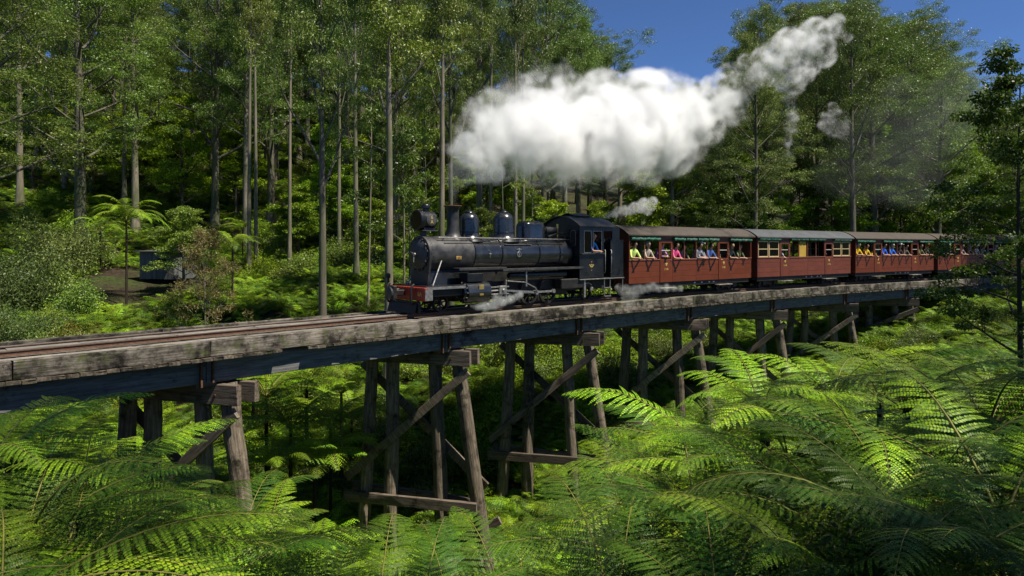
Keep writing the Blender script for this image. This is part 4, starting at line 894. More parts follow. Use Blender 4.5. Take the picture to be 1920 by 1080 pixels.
def frond_mesh(name, seed, L, n, mm, e0, droop, width, leafm, thick=1.0, curl=.25, wfrac=1.0, lfrac=.41):
    """a twice-divided fern frond: rachis along +X arching over, pinnae left and right, each with its own leaflets"""
    rng = np.random.default_rng(seed); K = 40; pts = np.zeros((K+1,3)); tan = np.zeros((K+1,3))
    for i in range(K+1):
        t = i/K; e = e0-droop*t**1.15; tan[i] = (math.cos(e), .10*math.sin(t*3+seed)*t, math.sin(e))
        if i: pts[i] = pts[i-1]+tan[i-1]*L/K
    tan = unit(tan)
    m = MB(); m.tube([tuple(p) for p in pts[::4]], [.013*L/2.4*(1-.85*j/10)*thick for j in range(11)], 5, 1, cap=False)
    C, D, S_, LL, WW = [], [], [], [], []
    for i in range(n):
        t = .13+.86*(i/(n-1)); f = t*K; j = min(K-1,int(f)); p = pts[j]+(pts[j+1]-pts[j])*(f-j); T = tan[j]
        up = unit(np.cross(T, np.array([0,1.,0]))); up = up if up[2] > 0 else -up
        pl = width*L*(math.sin(PI*min(1,.10+.88*t))**.75)*(1.0 if t < .8 else 1-.35*(t-.8)/.2)
        gap = .86*L/(n-1)
        for sd in (1,-1):
            Y = np.array([0,sd*1.,0]); D0 = unit(Y*.93+T*(.30+.5*t*t)+up*(.10-.25*rng.random()*.5)); dr = curl*rng.uniform(.6,1.5)
            mp = max(4, int(mm*(pl/(width*L))**.7)); prev = None
            cpts = []
            for q in range(mp+1):
                x = q/mp; c = p+D0*x*pl-np.array([0,0,1.])*dr*x*x*pl+T*.10*x*x*pl; cpts.append(c)
            m.tube([tuple(cpts[0]),tuple(cpts[mp//2]),tuple(cpts[-1])],[.0035*thick,.0025*thick,.001],3,1,cap=False)
            for q in range(1,mp+1):
                c = cpts[q]; dd = unit(c-cpts[q-1]); x = q/mp
                pt = unit(T-dd*np.dot(T,dd)); nrm = unit(np.cross(dd, pt))
                ln = gap*lfrac*(1-x**2.4)**.6*(.6+.4*min(1,x*5))+.005; wd = pl/mp*wfrac
                for s2 in (1,-1):
                    d2 = unit(pt*s2*.9+dd*.42+nrm*rng.uniform(-.12,.12)-np.array([0,0,.10])); C.append(c); D.append(d2); S_.append(unit(np.cross(d2,nrm))); LL.append(ln*rng.uniform(.9,1.08)); WW.append(wd)
            # end leaflet
            C.append(cpts[-1]); D.append(unit(cpts[-1]-cpts[-2])); S_.append(unit(np.cross(D[-1],up))); LL.append(.03); WW.append(.012)
    V, Q = leaf_quads(np.array(C), np.array(D), np.array(LL), np.array(WW), rng, np.array(S_))
    b = len(V); V = np.concatenate([V, np.array(m.v)]); Q = np.concatenate([Q, np.array(m.f)+b]); MI = np.concatenate([np.zeros(len(LL)), np.ones(len(m.f))])
    return raw_mesh(name, V, Q, MI, [leafm, M['frond_stem']])
FRH = [frond_mesh('frond', 60+i, 2.4, 22, 15, R(e), R(d), w, M['fern'], 1.2, .3) for i, (e, d, w) in enumerate(((54,75,.17),(42,68,.18),(32,55,.19),(60,105,.165),(22,50,.18),(48,88,.185)))]
FRD = [frond_mesh('frond', 80+i, 2.4, 22, 18, R(e), R(d), .18, M['fern_shade'], 1.2) for i, (e, d) in enumerate(((45,70),(30,55),(55,95)))]
FRT = [frond_mesh('frond', 170+i, 2.4, 20, 9, R(e), R(d), .17, M['fern'], 1.6, .35, .95, .46) for i, (e, d) in enumerate(((68,128),(52,118),(78,122),(40,95)))]
DEAD = [frond_mesh('dead_frond', 180, 2.0, 16, 8, R(-10), R(70), .12, M['leaf_dry'], 1.3, .6)]
FRM = [frond_mesh('frond', 70+i, 2.4, 20, 9, R(e), R(d), .20, M['fern'], 1.6, .35, .95, .46) for i, (e, d) in enumerate(((50,75),(35,65),(60,100)))]
def bracken_mesh(seed, leafm):
    rng = np.random.default_rng(seed); V, Q, MI = [], [], []; b = 0
    for k in range(7):
        f = frond_mesh('tmp', seed*10+k, 1.0, 14, 6, R(rng.uniform(40,75)), R(rng.uniform(60,95)), .27, leafm, 1.0, .3)
        v = np.zeros(len(f.vertices)*3); f.vertices.foreach_get('co', v); v = v.reshape(-1,3); q = np.zeros(len(f.loops), np.int32); f.loops.foreach_get('vertex_index', q); mi = np.zeros(len(f.polygons), np.int32); f.polygons.foreach_get('material_index', mi)
        a = k*2.4+rng.uniform(-.4,.4); c_, s_ = math.cos(a), math.sin(a); sc_ = rng.uniform(.7,1.15)
        v = np.stack([v[:,0]*c_-v[:,1]*s_, v[:,0]*s_+v[:,1]*c_, v[:,2]],1)*sc_
        V.append(v); Q.append(q.reshape(-1,4)+b); MI.append(mi); b += len(v); bpy.data.meshes.remove(f)
    return raw_mesh('bracken_clump', np.concatenate(V), np.concatenate(Q), np.concatenate(MI), [leafm, M['frond_stem']])
def fern_trunk_mesh():
    rg = random.Random(9); m = MB(); n = 9; vs = []
    for j in range(11):
        t = j/10; r = .13*(1.25-.35*t)
        for i in range(n): a = 2*PI*i/n; rr = r*rg.uniform(.8,1.2); vs.append((rr*math.cos(a), rr*math.sin(a), t))
    m.add(vs, [(j*n+i,j*n+(i+1)%n,(j+1)*n+(i+1)%n,(j+1)*n+i) for j in range(10) for i in range(n)]); return m.mesh('trunk', M['fern_trunk'], 30)
FTR = fern_trunk_mesh()

# ------------------------------------------------------------------ planting
def plant_tree(name, meshes, x, y, h_scale, w_scale, label, group=None, cat='tree', rot=None, dz=-.1, rg=random):
    o = empty(name, (x, y, hz(x,y)+dz), (0,0,rot if rot is not None else rg.uniform(0,6.28)), scale=(w_scale,w_scale,h_scale)); tag(o, label, cat, group)
    mesh_obj('trunk' if cat == 'tree' else 'stem', meshes[0], o); mesh_obj('crown' if cat == 'tree' else 'foliage', meshes[1], o); return o
def plant_fern(crown, fr, n, size, label, group, seed, name='fern', spread=(0,2*PI), tilt=0.0, mintrunk=.2):
    rg = random.Random(seed); x, y, z = crown; g = hz(x, y)-.1; hgt_ = max(mintrunk, z-g)
    o = empty(name, (x,y,g)); tag(o, label, 'fern', group)
    mesh_obj('trunk', FTR, o, (0,0,0), (0,0,rg.uniform(0,6)), (size*.45,size*.45,hgt_))
    for k in range(n):
        a = spread[0]+(spread[1]-spread[0])*((k*.618+rg.uniform(-.04,.04))%1.0); s_ = size*rg.uniform(.75,1.12)
        mesh_obj('frond', fr[(k+seed)%len(fr)], o, (.05*math.cos(a),.05*math.sin(a),hgt_-.04), (R(rg.uniform(-9,9)), R(rg.uniform(-16,12))+tilt, a), (s_,s_*rg.uniform(.9,1.1),s_))
    if mintrunk > .25:
        for k in range(2): mesh_obj('dead_frond', DEAD[0], o, (0,0,hgt_-.08), (0,R(rg.uniform(5,25)),rg.uniform(0,6.28)), (size*.8,)*3)
    return o
def XY(u, Y): return (u-960)/FPX*Y, Y
rt = random.Random(77)
HERO = [ # u, Y, kind, height scale, width scale, label
 (467,44,3,1.00,.62,'slender pale eucalypt trunk, left of the close pair beside the small tree fern'),
 (480,45,3,.98,.60,'slender pale eucalypt trunk, right of the close pair beside the small tree fern'),
 (605,31,2,.92,.66,'big dark forked eucalypt whose trunk rises straight from behind the deck'),
 (543,48,1,1.0,.66,'eucalypt with pale trunk between the close pair and the dark forked tree'),
 (636,50,0,1.0,.55,'thin eucalypt right behind the dark forked tree'),
 (668,41,0,.98,.62,'eucalypt with brownish trunk midway between the dark forked tree and the locomotive'),
 (729,31,1,1.02,.84,'stout mossy eucalypt just left of the headlamp'),
 (828,36,3,1.05,.72,'tall pale eucalypt directly behind the chimney, left one'),
 (846,37,2,1.05,.60,'tall dark eucalypt directly behind the chimney, right one'),
 (966,43,0,.78,.60,'eucalypt trunk behind the steam dome, left of two'),
 (981,44,3,.80,.60,'eucalypt trunk behind the steam dome, right of two'),
 (920,50,1,.80,.5,'thin eucalypt between the sand dome and the steam dome'),
 (1085,58,1,.72,.75,'round topped eucalypt against the sky left of the blue gap'),
 (122,62,0,.95,.68,'eucalypt with sunlit brown trunk upslope at far left, left of two'),
 (172,62,3,.95,.70,'eucalypt with silvery trunk upslope at far left, right of two'),
 (233,58,2,.95,.6,'dark trunked eucalypt rising above the large tree fern'),
 (68,66,1,.95,.7,'eucalypt standing deepest in the shade at the left edge'),
 (1413,52,4,.86,.66,'tall dark eucalypt with bare lower trunk above the second carriage'),
 (1531,56,5,.98,.8,'grey trunked eucalypt behind the second carriage, wreathed in drifting steam'),
 (1585,58,2,1.05,.85,'broad dark eucalypt behind the gap of second and third carriages'),
 (1700,60,4,.98,.95,'wide spreading eucalypt above the third carriage'),
 (1760,62,5,.90,.8,'eucalypt with dark trunk above the third and fourth carriages joint'),
 (1850,66,4,.78,.9,'low crowned eucalypt on the skyline at far right'),
]
def skyline(u):
    return float(np.interp(u, [-200,1050,1110,1200,1230,1300,1340,1400,1690,1740,1800,1860,1920,2100], [-400,-350,10,75,150,150,70,-40,-30,10,80,130,190,230]))
ztop = lambda u, Y, y: EYE-(y-HORI)/FPX*Y
taken = []
for u, Y, k, hs, ws, lb in HERO:
    x, y = XY(u, Y); taken.append((x,y)); g = hz(x,y); pole = Y < 51 and u < 1000
    if pole: hs, ws = ((17.5+Y*.13)/21, {605:.80,729:1.0,828:.80,467:.62,480:.60,668:.68}.get(u,.62))
    elif u > 1000: hs = min(hs, (ztop(u, Y, skyline(u)+12)-g)*.88/((30,30,28,30,28,26)[k]))
    plant_tree('eucalypt_tree', POLE[1 if k in (2,4) else (0,2)[k%2]] if pole else GUM[k], x, y, hs, ws, lb, 'eucalypts around the gully', rot=rt.uniform(0,6.28))
for u, Y, k, lb in ((757,33,0,'thinnest pale sapling right of the stout mossy eucalypt'),(767,33.5,1,'second thin sapling right of the stout mossy eucalypt'),(690,36,0,'thin leaning sapling left of the stout mossy eucalypt'),(800,38,1,'thin dark sapling behind the headlamp'),(945,42,1,'thin sapling between the two domes'),(1000,46,0,'thin sapling behind the rear sandbox')):
    x, y = XY(u, Y); plant_tree('sapling', SAPL[k], x, y, rt.uniform(.9,1.2), 1.0, lb, 'thin saplings behind the locomotive', rot=rt.uniform(0,6.28))
nfill = 0; tries = 0
while nfill < 165 and tries < 6000:
    tries += 1; Y = 46+rt.random()**1.3*72; u = rt.uniform(-140,2060); x, y = XY(u, Y)
    if any((x-a)**2+(y-b)**2 < (3.0+Y*.022)**2 for a, b in taken): continue
    if u < 760 and Y < 52: continue
    g = hz(x,y); hmax = ztop(u, Y, skyline(u))-g; lo = min(ztop(u,Y,skyline(u-60)), ztop(u,Y,skyline(u+60)))-g; hmax = min(hmax, lo+1.0)*(.90 if u > 1000 else 1)-.8
    k = rt.choice((1,2,4,5,4) if u > 1250 else (0,1,2,4,4)); Hn = (30,30,28,30,28,26)[k]; hh = min(rt.uniform(22,32), hmax)
    if hh < 11: continue
    taken.append((x,y)); nfill += 1
    plant_tree('eucalypt_tree', GUM[k], x, y, hh/Hn, rt.uniform(.75,1.0)*(.75+.25*hh/Hn), 'tall eucalypt standing deep in the forest behind the train' if u > 850 else 'tall eucalypt deep in the dim forest on the left hillside', 'eucalypts deep in the forest' if u > 850 else 'eucalypts on the left hillside', rot=rt.uniform(0,6.28))
# leafy trees close behind the train on the right and left
k = 0; TN = ['first','second','third','fourth','fifth','sixth','seventh','eighth','ninth','tenth','eleventh','twelfth','thirteenth','fourteenth','fifteenth','sixteenth']+['']*9
for u, Y, b, hs, ws in ((1040,46,1,.55,.7),(1130,48,0,.6,.8),(1200,47,1,.75,.9),(1265,50,0,.85,1.0),(1330,49,2,.85,1.0),(1390,51,1,.9,.95),(1450,50,0,.75,.9),(1500,54,2,1.0,1.0),(1560,52,0,.85,1.0),(1630,54,1,1.05,1.1),(1690,53,0,.9,1.0),(1740,55,2,1.0,1.0),(1800,54,1,.95,1.0),(1850,52,0,.85,.9),(1910,55,1,.95,1.0),(1975,54,0,1.0,1.0),(900,44,2,.5,.7),(1000,47,0,.55,.7),(700,46,0,.45,.7),(790,45,1,.5,.7),(560,52,0,.5,.8),(640,54,1,.5,.8)):
    x, y = XY(u, Y); k += 1
    plant_tree('leafy_tree', BROAD[b], x, y, hs*1.1, ws*1.1, 'bushy bright green tree behind the train, '+TN[k-1]+' counted from the cab rightwards' if u > 1020 else 'low bright green tree among the trunks behind the locomotive, '+{560:'leftmost',640:'second from left',700:'third from left',790:'third from right',900:'second from right',1000:'rightmost'}[u], 'leafy trees behind the carriages' if u > 1020 else 'leafy trees behind the locomotive', rot=rt.uniform(0,6.28))
nu = 0; tries = 0
while nu < 46 and tries < 3000:
    tries += 1; Y = rt.uniform(54,100); u = rt.uniform(-60,960); x, y = XY(u, Y)
    if any((x-a)**2+(y-b)**2 < 6 for a, b in taken): continue
    nu += 1; taken.append((x,y)); q = rt.choice((2,2,0,1))
    plant_tree('understorey_tree', BROAD[q], x, y, rt.uniform(.6,1.15), rt.uniform(1.0,1.4), 'low leafy tree under the eucalypts on the left hillside', 'understorey trees on the left hillside', rot=rt.uniform(0,6.28))
# trees right of the camera: one shows, the rest are unseen shade casters
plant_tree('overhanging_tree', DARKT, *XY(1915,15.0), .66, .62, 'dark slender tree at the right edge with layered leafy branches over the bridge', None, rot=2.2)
for (x, y, hs, ws) in ():
    plant_tree('overhanging_tree', DARKT, x, y, hs, ws, 'leafy tree just past the right edge overhanging the gully', None, rot=4.0)
for i, (x, y, hs, ws) in enumerate(((44,40,.75,.8),(38,33,.7,.8),(18.0,12.0,.40,.75))):
    plant_tree('eucalypt_tree', GUM[(4,2,4)[i]], x, y, hs, ws, ('unseen eucalypt past the right end of the bridge, added for shade','unseen eucalypt past the right edge behind the dark slender tree, added for shade','unseen eucalypt off the right edge nearest the fern bank, added for shade')[i], 'unseen eucalypts added for shade', rot=i*1.7)  # out of view, added to shade the right end of the scene
plant_tree('eucalypt_tree', GUM[2], 9.2, 1.5, .46, .5, 'unseen leafy tree right of the view, added to shade the near bank', None, rot=1.0)  # unseen, added to darken the bottom right corner
for (x, y, k_, hs, ws, lb) in ((6.0,2.6,0,1.12,.8,'unseen slim eucalypt nearest the camera, added for shade'),(2.6,-1.2,2,1.0,.9,'unseen slim eucalypt behind the camera, added for shade'),(10.6,5.2,1,.68,.72,'unseen young eucalypt at the right end of the fern bank, added for shade'),(14.5,7.5,0,.66,.8,'unseen young eucalypt beyond the right end of the fern bank, added for shade')):
    plant_tree('eucalypt_tree', POLE[k_], x, y, hs, ws, lb, 'unseen eucalypts added for shade', rot=x)  # unseen, added to throw dapples over the foreground ferns
# big leafy boughs reaching in at the upper left
plant_tree('eucalypt_tree', GUM[4], *XY(-60,36), .80, 1.15, 'broad eucalypt at the left edge whose leafy boughs fill the upper left', 'eucalypts around the gully', rot=2.4)
plant_tree('eucalypt_tree', GUM[4], *XY(150,47), .85, 1.1, 'broad leafy eucalypt left of the large tree fern', 'eucalypts around the gully', rot=2.9)
plant_tree('leafy_tree', BROAD[2], *XY(345,39.5), .55, .75, 'low leafy tree shading the hut roof', None, rot=2.0)
# named shrubs
plant_tree('golden_shrub', GOLD, *XY(130,28), 1.25, 1.2, 'golden leaved shrub beside the track at left, upper one', 'golden shrubs', 'shrub')
plant_tree('golden_shrub', GOLD, *XY(215,25.5), 1.0, 1.2, 'golden leaved shrub beside the track at left, lower one', 'golden shrubs', 'shrub')
plant_tree('dry_bush', DRY, *XY(385,31), 1.15, 1.0, 'twiggy straw coloured bush in front of the hut', None, 'bush')
plant_tree('grey_shrub', GREYB, *XY(25,34), 1.15, 1.1, 'large grey green shrub at the left edge, upper', 'grey green shrubs', 'shrub')
plant_tree('grey_shrub', GREYB, *XY(40,28), .75, .8, 'large grey green shrub at the left edge, lower', 'grey green shrubs', 'shrub')
plant_tree('grey_shrub', GREYB, *XY(110,42), 1.3, 1.2, 'grey green shrub with a spreading crown left of the tree fern', 'grey green shrubs', 'shrub')
# shrubs on the banks
def clear(x, y):
    """keep plants off the track, the hut clearing and the place of the camera"""
    d = min((track(s)[0]-Vector((x,y,0))).length for s in np.arange(-20,70,2.0))
    return d
ns = 0; tries = 0; sp = []
while ns < 125 and tries < 5000:
    tries += 1; Y = 24+rt.random()**1.2*50; u = rt.uniform(-80,2000); x, y = XY(u, Y); d = clear(x,y)
    far = (y-TY) > (x-TX)*.75
    if d < 3.6 or not far: continue
    if 170 < u < 400 and Y < 52: continue
    if 430 < u < 720 and 30 < Y < 42 and rt.random() < .75: continue
    if any((x-a)**2+(y-b)**2 < 2.0 for a, b in sp): continue
    sp.append((x,y)); ns += 1; q = rt.choice((0,0,1,2,3,4) if u > 500 else (0,1,2,3)); s_ = rt.uniform(.65,1.15)*(1 if Y > 34 else .8)
    zone = 'left bank behind the track' if u < 760 else 'far bank behind the locomotive' if u < 1180 else 'far bank behind the carriages'
    plant_tree('shrub', SHRUB[q], x, y, s_, s_, 'leafy green shrub on the '+zone, 'shrubs on the '+zone, 'shrub', rot=rt.uniform(0,6.28))
ns = 0; tries = 0
while ns < 55 and tries < 4000:       # shrubs under and in front of the spans
    tries += 1; Y = rt.uniform(22,42); u = rt.uniform(680,1900); x, y = XY(u, Y); d = clear(x,y)
    if not (1.6 < d < 7.5): continue
    if (y-TY) < (x-TX)*.78 and u < 1250: continue
    ns += 1; q = rt.choice((1,3,4,0)); s_ = rt.uniform(.5,.9)
    plant_tree('shrub', SHRUB[q], x, y, s_, s_, 'small leafy shrub in the gully by the trestle piles', 'shrubs by the trestle piles', 'shrub', rot=rt.uniform(0,6.28))
ns = 0; tries = 0
while ns < 85 and tries < 6000:
    tries += 1; Y = rt.uniform(24,44); u = rt.uniform(560,1500); x, y = XY(u, Y); d = clear(x,y)
    if not (4.2 < d < 12) or (y-TY) < (x-TX)*.85: continue
    ns += 1; q = rt.choice((0,3,3,1,4)); s_ = rt.uniform(.45,.85)
    plant_tree('shrub', SHRUB[q], x, y, s_*.85, s_, 'sunlit leafy scrub on the far side of the gully under the bridge', 'scrub on the far side of the gully', 'shrub', rot=rt.uniform(0,6.28))
# tree ferns behind
p = at(237,412,37); plant_fern(p, FRT, 20, 1.0, 'large tree fern with dark trunk left of the hut', 'tree ferns', 1, 'tree_fern')
p = at(436,460,37); plant_fern(p, FRT, 15, .82, 'smaller tree fern right of the hut', 'tree ferns', 2, 'tree_fern')
p = at(188,430,43); plant_fern(p, FRT, 14, .8, 'dim tree fern standing behind the large one', 'tree ferns', 3, 'tree_fern')
p = at(455,428,50); plant_fern(p, FRM, 12, .75, 'tree fern in shade upslope of the smaller one', 'tree ferns', 4, 'tree_fern')
GUL = ((500,740,22,1.0),(575,715,25,1.05),(640,735,25,1.0),(620,800,22.5,.95),(545,800,20.5,.95),(475,715,27,1.0),(660,770,28,.9),(590,860,21,.9),(505,870,19,.8))
_so = sorted(range(len(GUL)), key=lambda i: GUL[i][0]); ORDG = ['first','second','third','fourth','fifth','sixth','seventh','eighth','ninth']; BL = [ORDG[_so.index(i)]+' broad fern from the left, in the gully between the first two piers' for i in range(len(GUL))]
for i, (u, y, Y, s_) in enumerate(GUL):
    plant_fern(at(u,y,Y), FRM, 14, s_, BL[i], 'ferns between the first two piers', 10+i)
# foreground ferns, right bank
ORD = ['first','second','third','fourth','fifth','sixth','seventh','eighth','ninth','tenth','eleventh','twelfth','thirteenth','fourteenth','fifteenth','sixteenth','seventeenth','eighteenth']
def row_labels(lst, rows, where, kind):
    """which row (by distance) and which place from the left each plant has"""
    out = [None]*len(lst)
    for lo, hi, rn in rows:
        idx = sorted((i for i, q in enumerate(lst) if lo <= q[2] < hi), key=lambda i: lst[i][0])
        for n_, i in enumerate(idx): out[i] = '%s fern from the left in the %s row %s' % (ORD[n_], rn, where)
    return out
RIGHT = [(1560,705,10.5),(1430,735,10),(1700,715,9.5),(1850,740,8.5),(1330,800,10.5),(1210,860,10.5),(1480,800,8),(1620,795,7.4),(1780,820,6.6),(1300,890,8.6),(1420,890,7),(1560,920,6),(1700,930,5.6),(1185,965,9),(1230,990,7),(1370,1000,6),(1530,1030,5),(1095,1075,8),(1880,880,5.6),(1650,700,13),(1860,690,13.5),(1440,735,13),(1195,895,12),(1270,800,13),(1750,1010,4.6),(1900,1020,4.4),(1350,1100,4.8),(1160,1090,5.8)]
RL = row_labels(RIGHT, ((9.6,99,'back'),(6.9,9.6,'middle'),(0,6.9,'front')), 'on the lower right bank', 'arching ferns')
for i, (u, y, Y) in enumerate(RIGHT):
    dk = u > 1640 and y > 880  # corner ferns get the fronds with shade in their colour
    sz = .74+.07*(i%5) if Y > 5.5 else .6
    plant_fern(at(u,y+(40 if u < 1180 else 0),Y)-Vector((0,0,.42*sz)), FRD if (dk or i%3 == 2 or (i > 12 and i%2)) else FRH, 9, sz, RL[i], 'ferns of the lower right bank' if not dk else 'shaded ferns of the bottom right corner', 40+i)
LEFT = [(15,815,8),(-40,840,6.6),(150,900,7.6),(270,960,8.6),(40,950,6),(205,1010,6),(360,1010,8),(420,1060,6.6),(330,1070,5.4),(90,1060,5),(500,1010,10),(590,1070,8),(455,960,12.0),(370,1040,10.0),(0,1040,4.6),(215,900,10.5)]
LL_ = row_labels(LEFT, ((8.5,99,'back'),(6.4,8.5,'middle'),(0,6.4,'front')), 'below the deck at lower left', 'arching ferns')
for i, (u, y, Y) in enumerate(LEFT):
    sz = .64+.05*(i%5)
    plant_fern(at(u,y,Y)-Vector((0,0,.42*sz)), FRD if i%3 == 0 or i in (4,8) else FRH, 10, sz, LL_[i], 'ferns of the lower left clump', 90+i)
for i, (u, y, Y) in enumerate(((700,1110,6.4),(860,1125,6.4),(960,1130,6.6),(600,1120,5.4),(780,1150,5.2))):
    plant_fern(at(u,y+25,Y)-Vector((0,0,.3)), FRD, 10, .72, ORD[(600,700,780,860,960).index(u)]+' dark fern from the left along the bottom centre edge', 'dark ferns at the bottom centre', 120+i)

ns = 0; tries = 0
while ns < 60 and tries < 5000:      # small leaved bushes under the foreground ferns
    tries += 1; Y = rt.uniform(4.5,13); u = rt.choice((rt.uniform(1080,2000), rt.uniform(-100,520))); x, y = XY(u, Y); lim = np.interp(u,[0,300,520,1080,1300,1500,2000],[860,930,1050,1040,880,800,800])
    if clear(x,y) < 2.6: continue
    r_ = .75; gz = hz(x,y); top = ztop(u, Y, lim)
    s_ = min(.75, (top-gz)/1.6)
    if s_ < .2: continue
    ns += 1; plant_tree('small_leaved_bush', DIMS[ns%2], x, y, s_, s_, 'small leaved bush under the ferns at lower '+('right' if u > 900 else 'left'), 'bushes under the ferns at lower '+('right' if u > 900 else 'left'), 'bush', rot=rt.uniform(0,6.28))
# bracken and low ferns covering the slopes: nobody could count it
def scatter(name, label, src_meshes, pts, rng, smin, smax):
    srcs = [bpy.data.objects.new('bracken_clump', me) for me in src_meshes]
    for si, so_ in enumerate(srcs):
        P = pts[si::len(srcs)]
        me = bpy.data.meshes.new(name); me.from_pydata(P.tolist(), [], [])
        at1 = me.attributes.new('turn', 'FLOAT_VECTOR', 'POINT'); at1.data.foreach_set('vector', np.stack([rng.uniform(-.25,.25,len(P)),rng.uniform(-.25,.25,len(P)),rng.uniform(0,6.28,len(P))],1).ravel())
        at2 = me.attributes.new('size', 'FLOAT', 'POINT'); at2.data.foreach_set('value', rng.uniform(smin,smax,len(P)))
        o = mesh_obj(name, me); tag(o, label, kind='stuff')
        g = bpy.data.node_groups.new(name, 'GeometryNodeTree'); g.interface.new_socket('Geometry', in_out='INPUT', socket_type='NodeSocketGeometry'); g.interface.new_socket('Geometry', in_out='OUTPUT', socket_type='NodeSocketGeometry')
        N = g.nodes; gi = N.new('NodeGroupInput'); go = N.new('NodeGroupOutput'); ip = N.new('GeometryNodeInstanceOnPoints'); oi = N.new('GeometryNodeObjectInfo'); oi.inputs[0].default_value = so_; oi.inputs[1].default_value = True
        a1 = N.new('GeometryNodeInputNamedAttribute'); a1.data_type = 'FLOAT_VECTOR'; a1.inputs[0].default_value = 'turn'; er = N.new('FunctionNodeEulerToRotation')
        a2 = N.new('GeometryNodeInputNamedAttribute'); a2.data_type = 'FLOAT'; a2.inputs[0].default_value = 'size'
        lk = g.links.new; lk(gi.outputs[0], ip.inputs['Points']); lk(oi.outputs['Geometry'], ip.inputs['Instance']); lk(a1.outputs[0], er.inputs[0]); lk(er.outputs[0], ip.inputs['Rotation']); lk(a2.outputs[0], ip.inputs['Scale']); lk(ip.outputs[0], go.inputs[0])
        md = o.modifiers.new('scatter', 'NODES'); md.node_group = g
rb_ = np.random.default_rng(5)
def spread_points(n, f):
    out = []
    while len(out) < n:
        Y = rb_.uniform(6,104,4000); u = rb_.uniform(-120,2040,4000); X = (u-960)/FPX*Y
        keep = f(u, Y, X); out += list(zip(X[keep], Y[keep]))
    P = np.array(out[:n]); return np.column_stack([P, hgt(P[:,0],P[:,1])-.05])
hut_xy = XY(318,43)
def bfilter(u, Y, X):
    clearing = (np.hypot(X-hut_xy[0]+1.0, (Y-hut_xy[1]+3)*.8) < 4.6)
    far_off = (Y > 72) & (u > 900)
    near = far_off | (Y < 15) & ((u > 1000) | (u < 560))
    return (~clearing) & (~near) & (rb_.random(len(u)) < np.where(u < 820, 1.0, np.clip(1.4-Y/90,.25,1))) & (np.hypot(X,Y) > 6)
BR = [bracken_mesh(3, M['fern']), bracken_mesh(4, M['fern']), bracken_mesh(6, M['fern_shade'])]
scatter('bracken', 'low bracken fern carpeting the gully and the hillsides', BR, spread_points(14000, bfilter), rb_, .7, 1.35)

# ------------------------------------------------------------------ hut on the left bank
def hut():
    x, y = hut_xy; g = hz(x,y)-.05; W, D_, H_ = 2.6, 2.2, 1.75
    o = empty('hut', (x,y,g), (0,0,R(-14))); tag(o, 'small grey boarded hut with flat dark roof among the ferns at left', 'hut')
    m = MB()
    nb = 15
    rg = random.Random(4)
    fw = MB().box(-W/2+.03,W/2-.03,-D_/2+.03,D_/2-.03,0,H_-.03).obj('wall', M['dark'], o)  # core box coloured near black for the dim inside
    for i in range(nb):
        a = -W/2+W*i/nb; b = a+W/nb-.012; cx = (a+b)/2
        segs = [(0.0,H_)] if not (.05 < cx < .75) else [(0.0,.85),(1.35,H_)]
        for z0, z1 in segs: MB().box(a,b,-D_/2-.02+rg.uniform(-.006,.006),-D_/2+.02,z0,z1).obj('board', M['hut_wall'], fw)
    for sx in (-1,1):
        for i in range(12):
            a = -D_/2+.03+(D_-.06)*i/12
            if sx < 0 and 2 < i < 7: continue
            MB().box(sx*W/2-.02,sx*W/2+.02,a,a+(D_-.06)/12-.012,0,H_).obj('board', M['hut_wall'], fw)
    MB().box(0.02,.78,-D_/2-.035,-D_/2-.005,.83,.87).box(.02,.78,-D_/2-.035,-D_/2-.005,1.33,1.37).box(.02,.05,-D_/2-.035,-D_/2-.005,.87,1.33).box(.75,.78,-D_/2-.035,-D_/2-.005,.87,1.33).obj('window_frame', M['hut_wall'], o)
    MB().box(-W/2-.25,W/2+.25,-D_/2-.3,D_/2+.2,0,.07, M=Matrix.Translation((0,0,H_+.05)) @ Matrix.Rotation(R(3),4,'X')).obj('roof', M['hut_roof'], o, bevel=.01)
    MB().box(-W/2-.027,-W/2-.012,-D_/2+.58,-D_/2+1.2,.02,1.5).obj('doorway', M['dark'], o)  # dark slab standing in for the shade of an open door
hut()
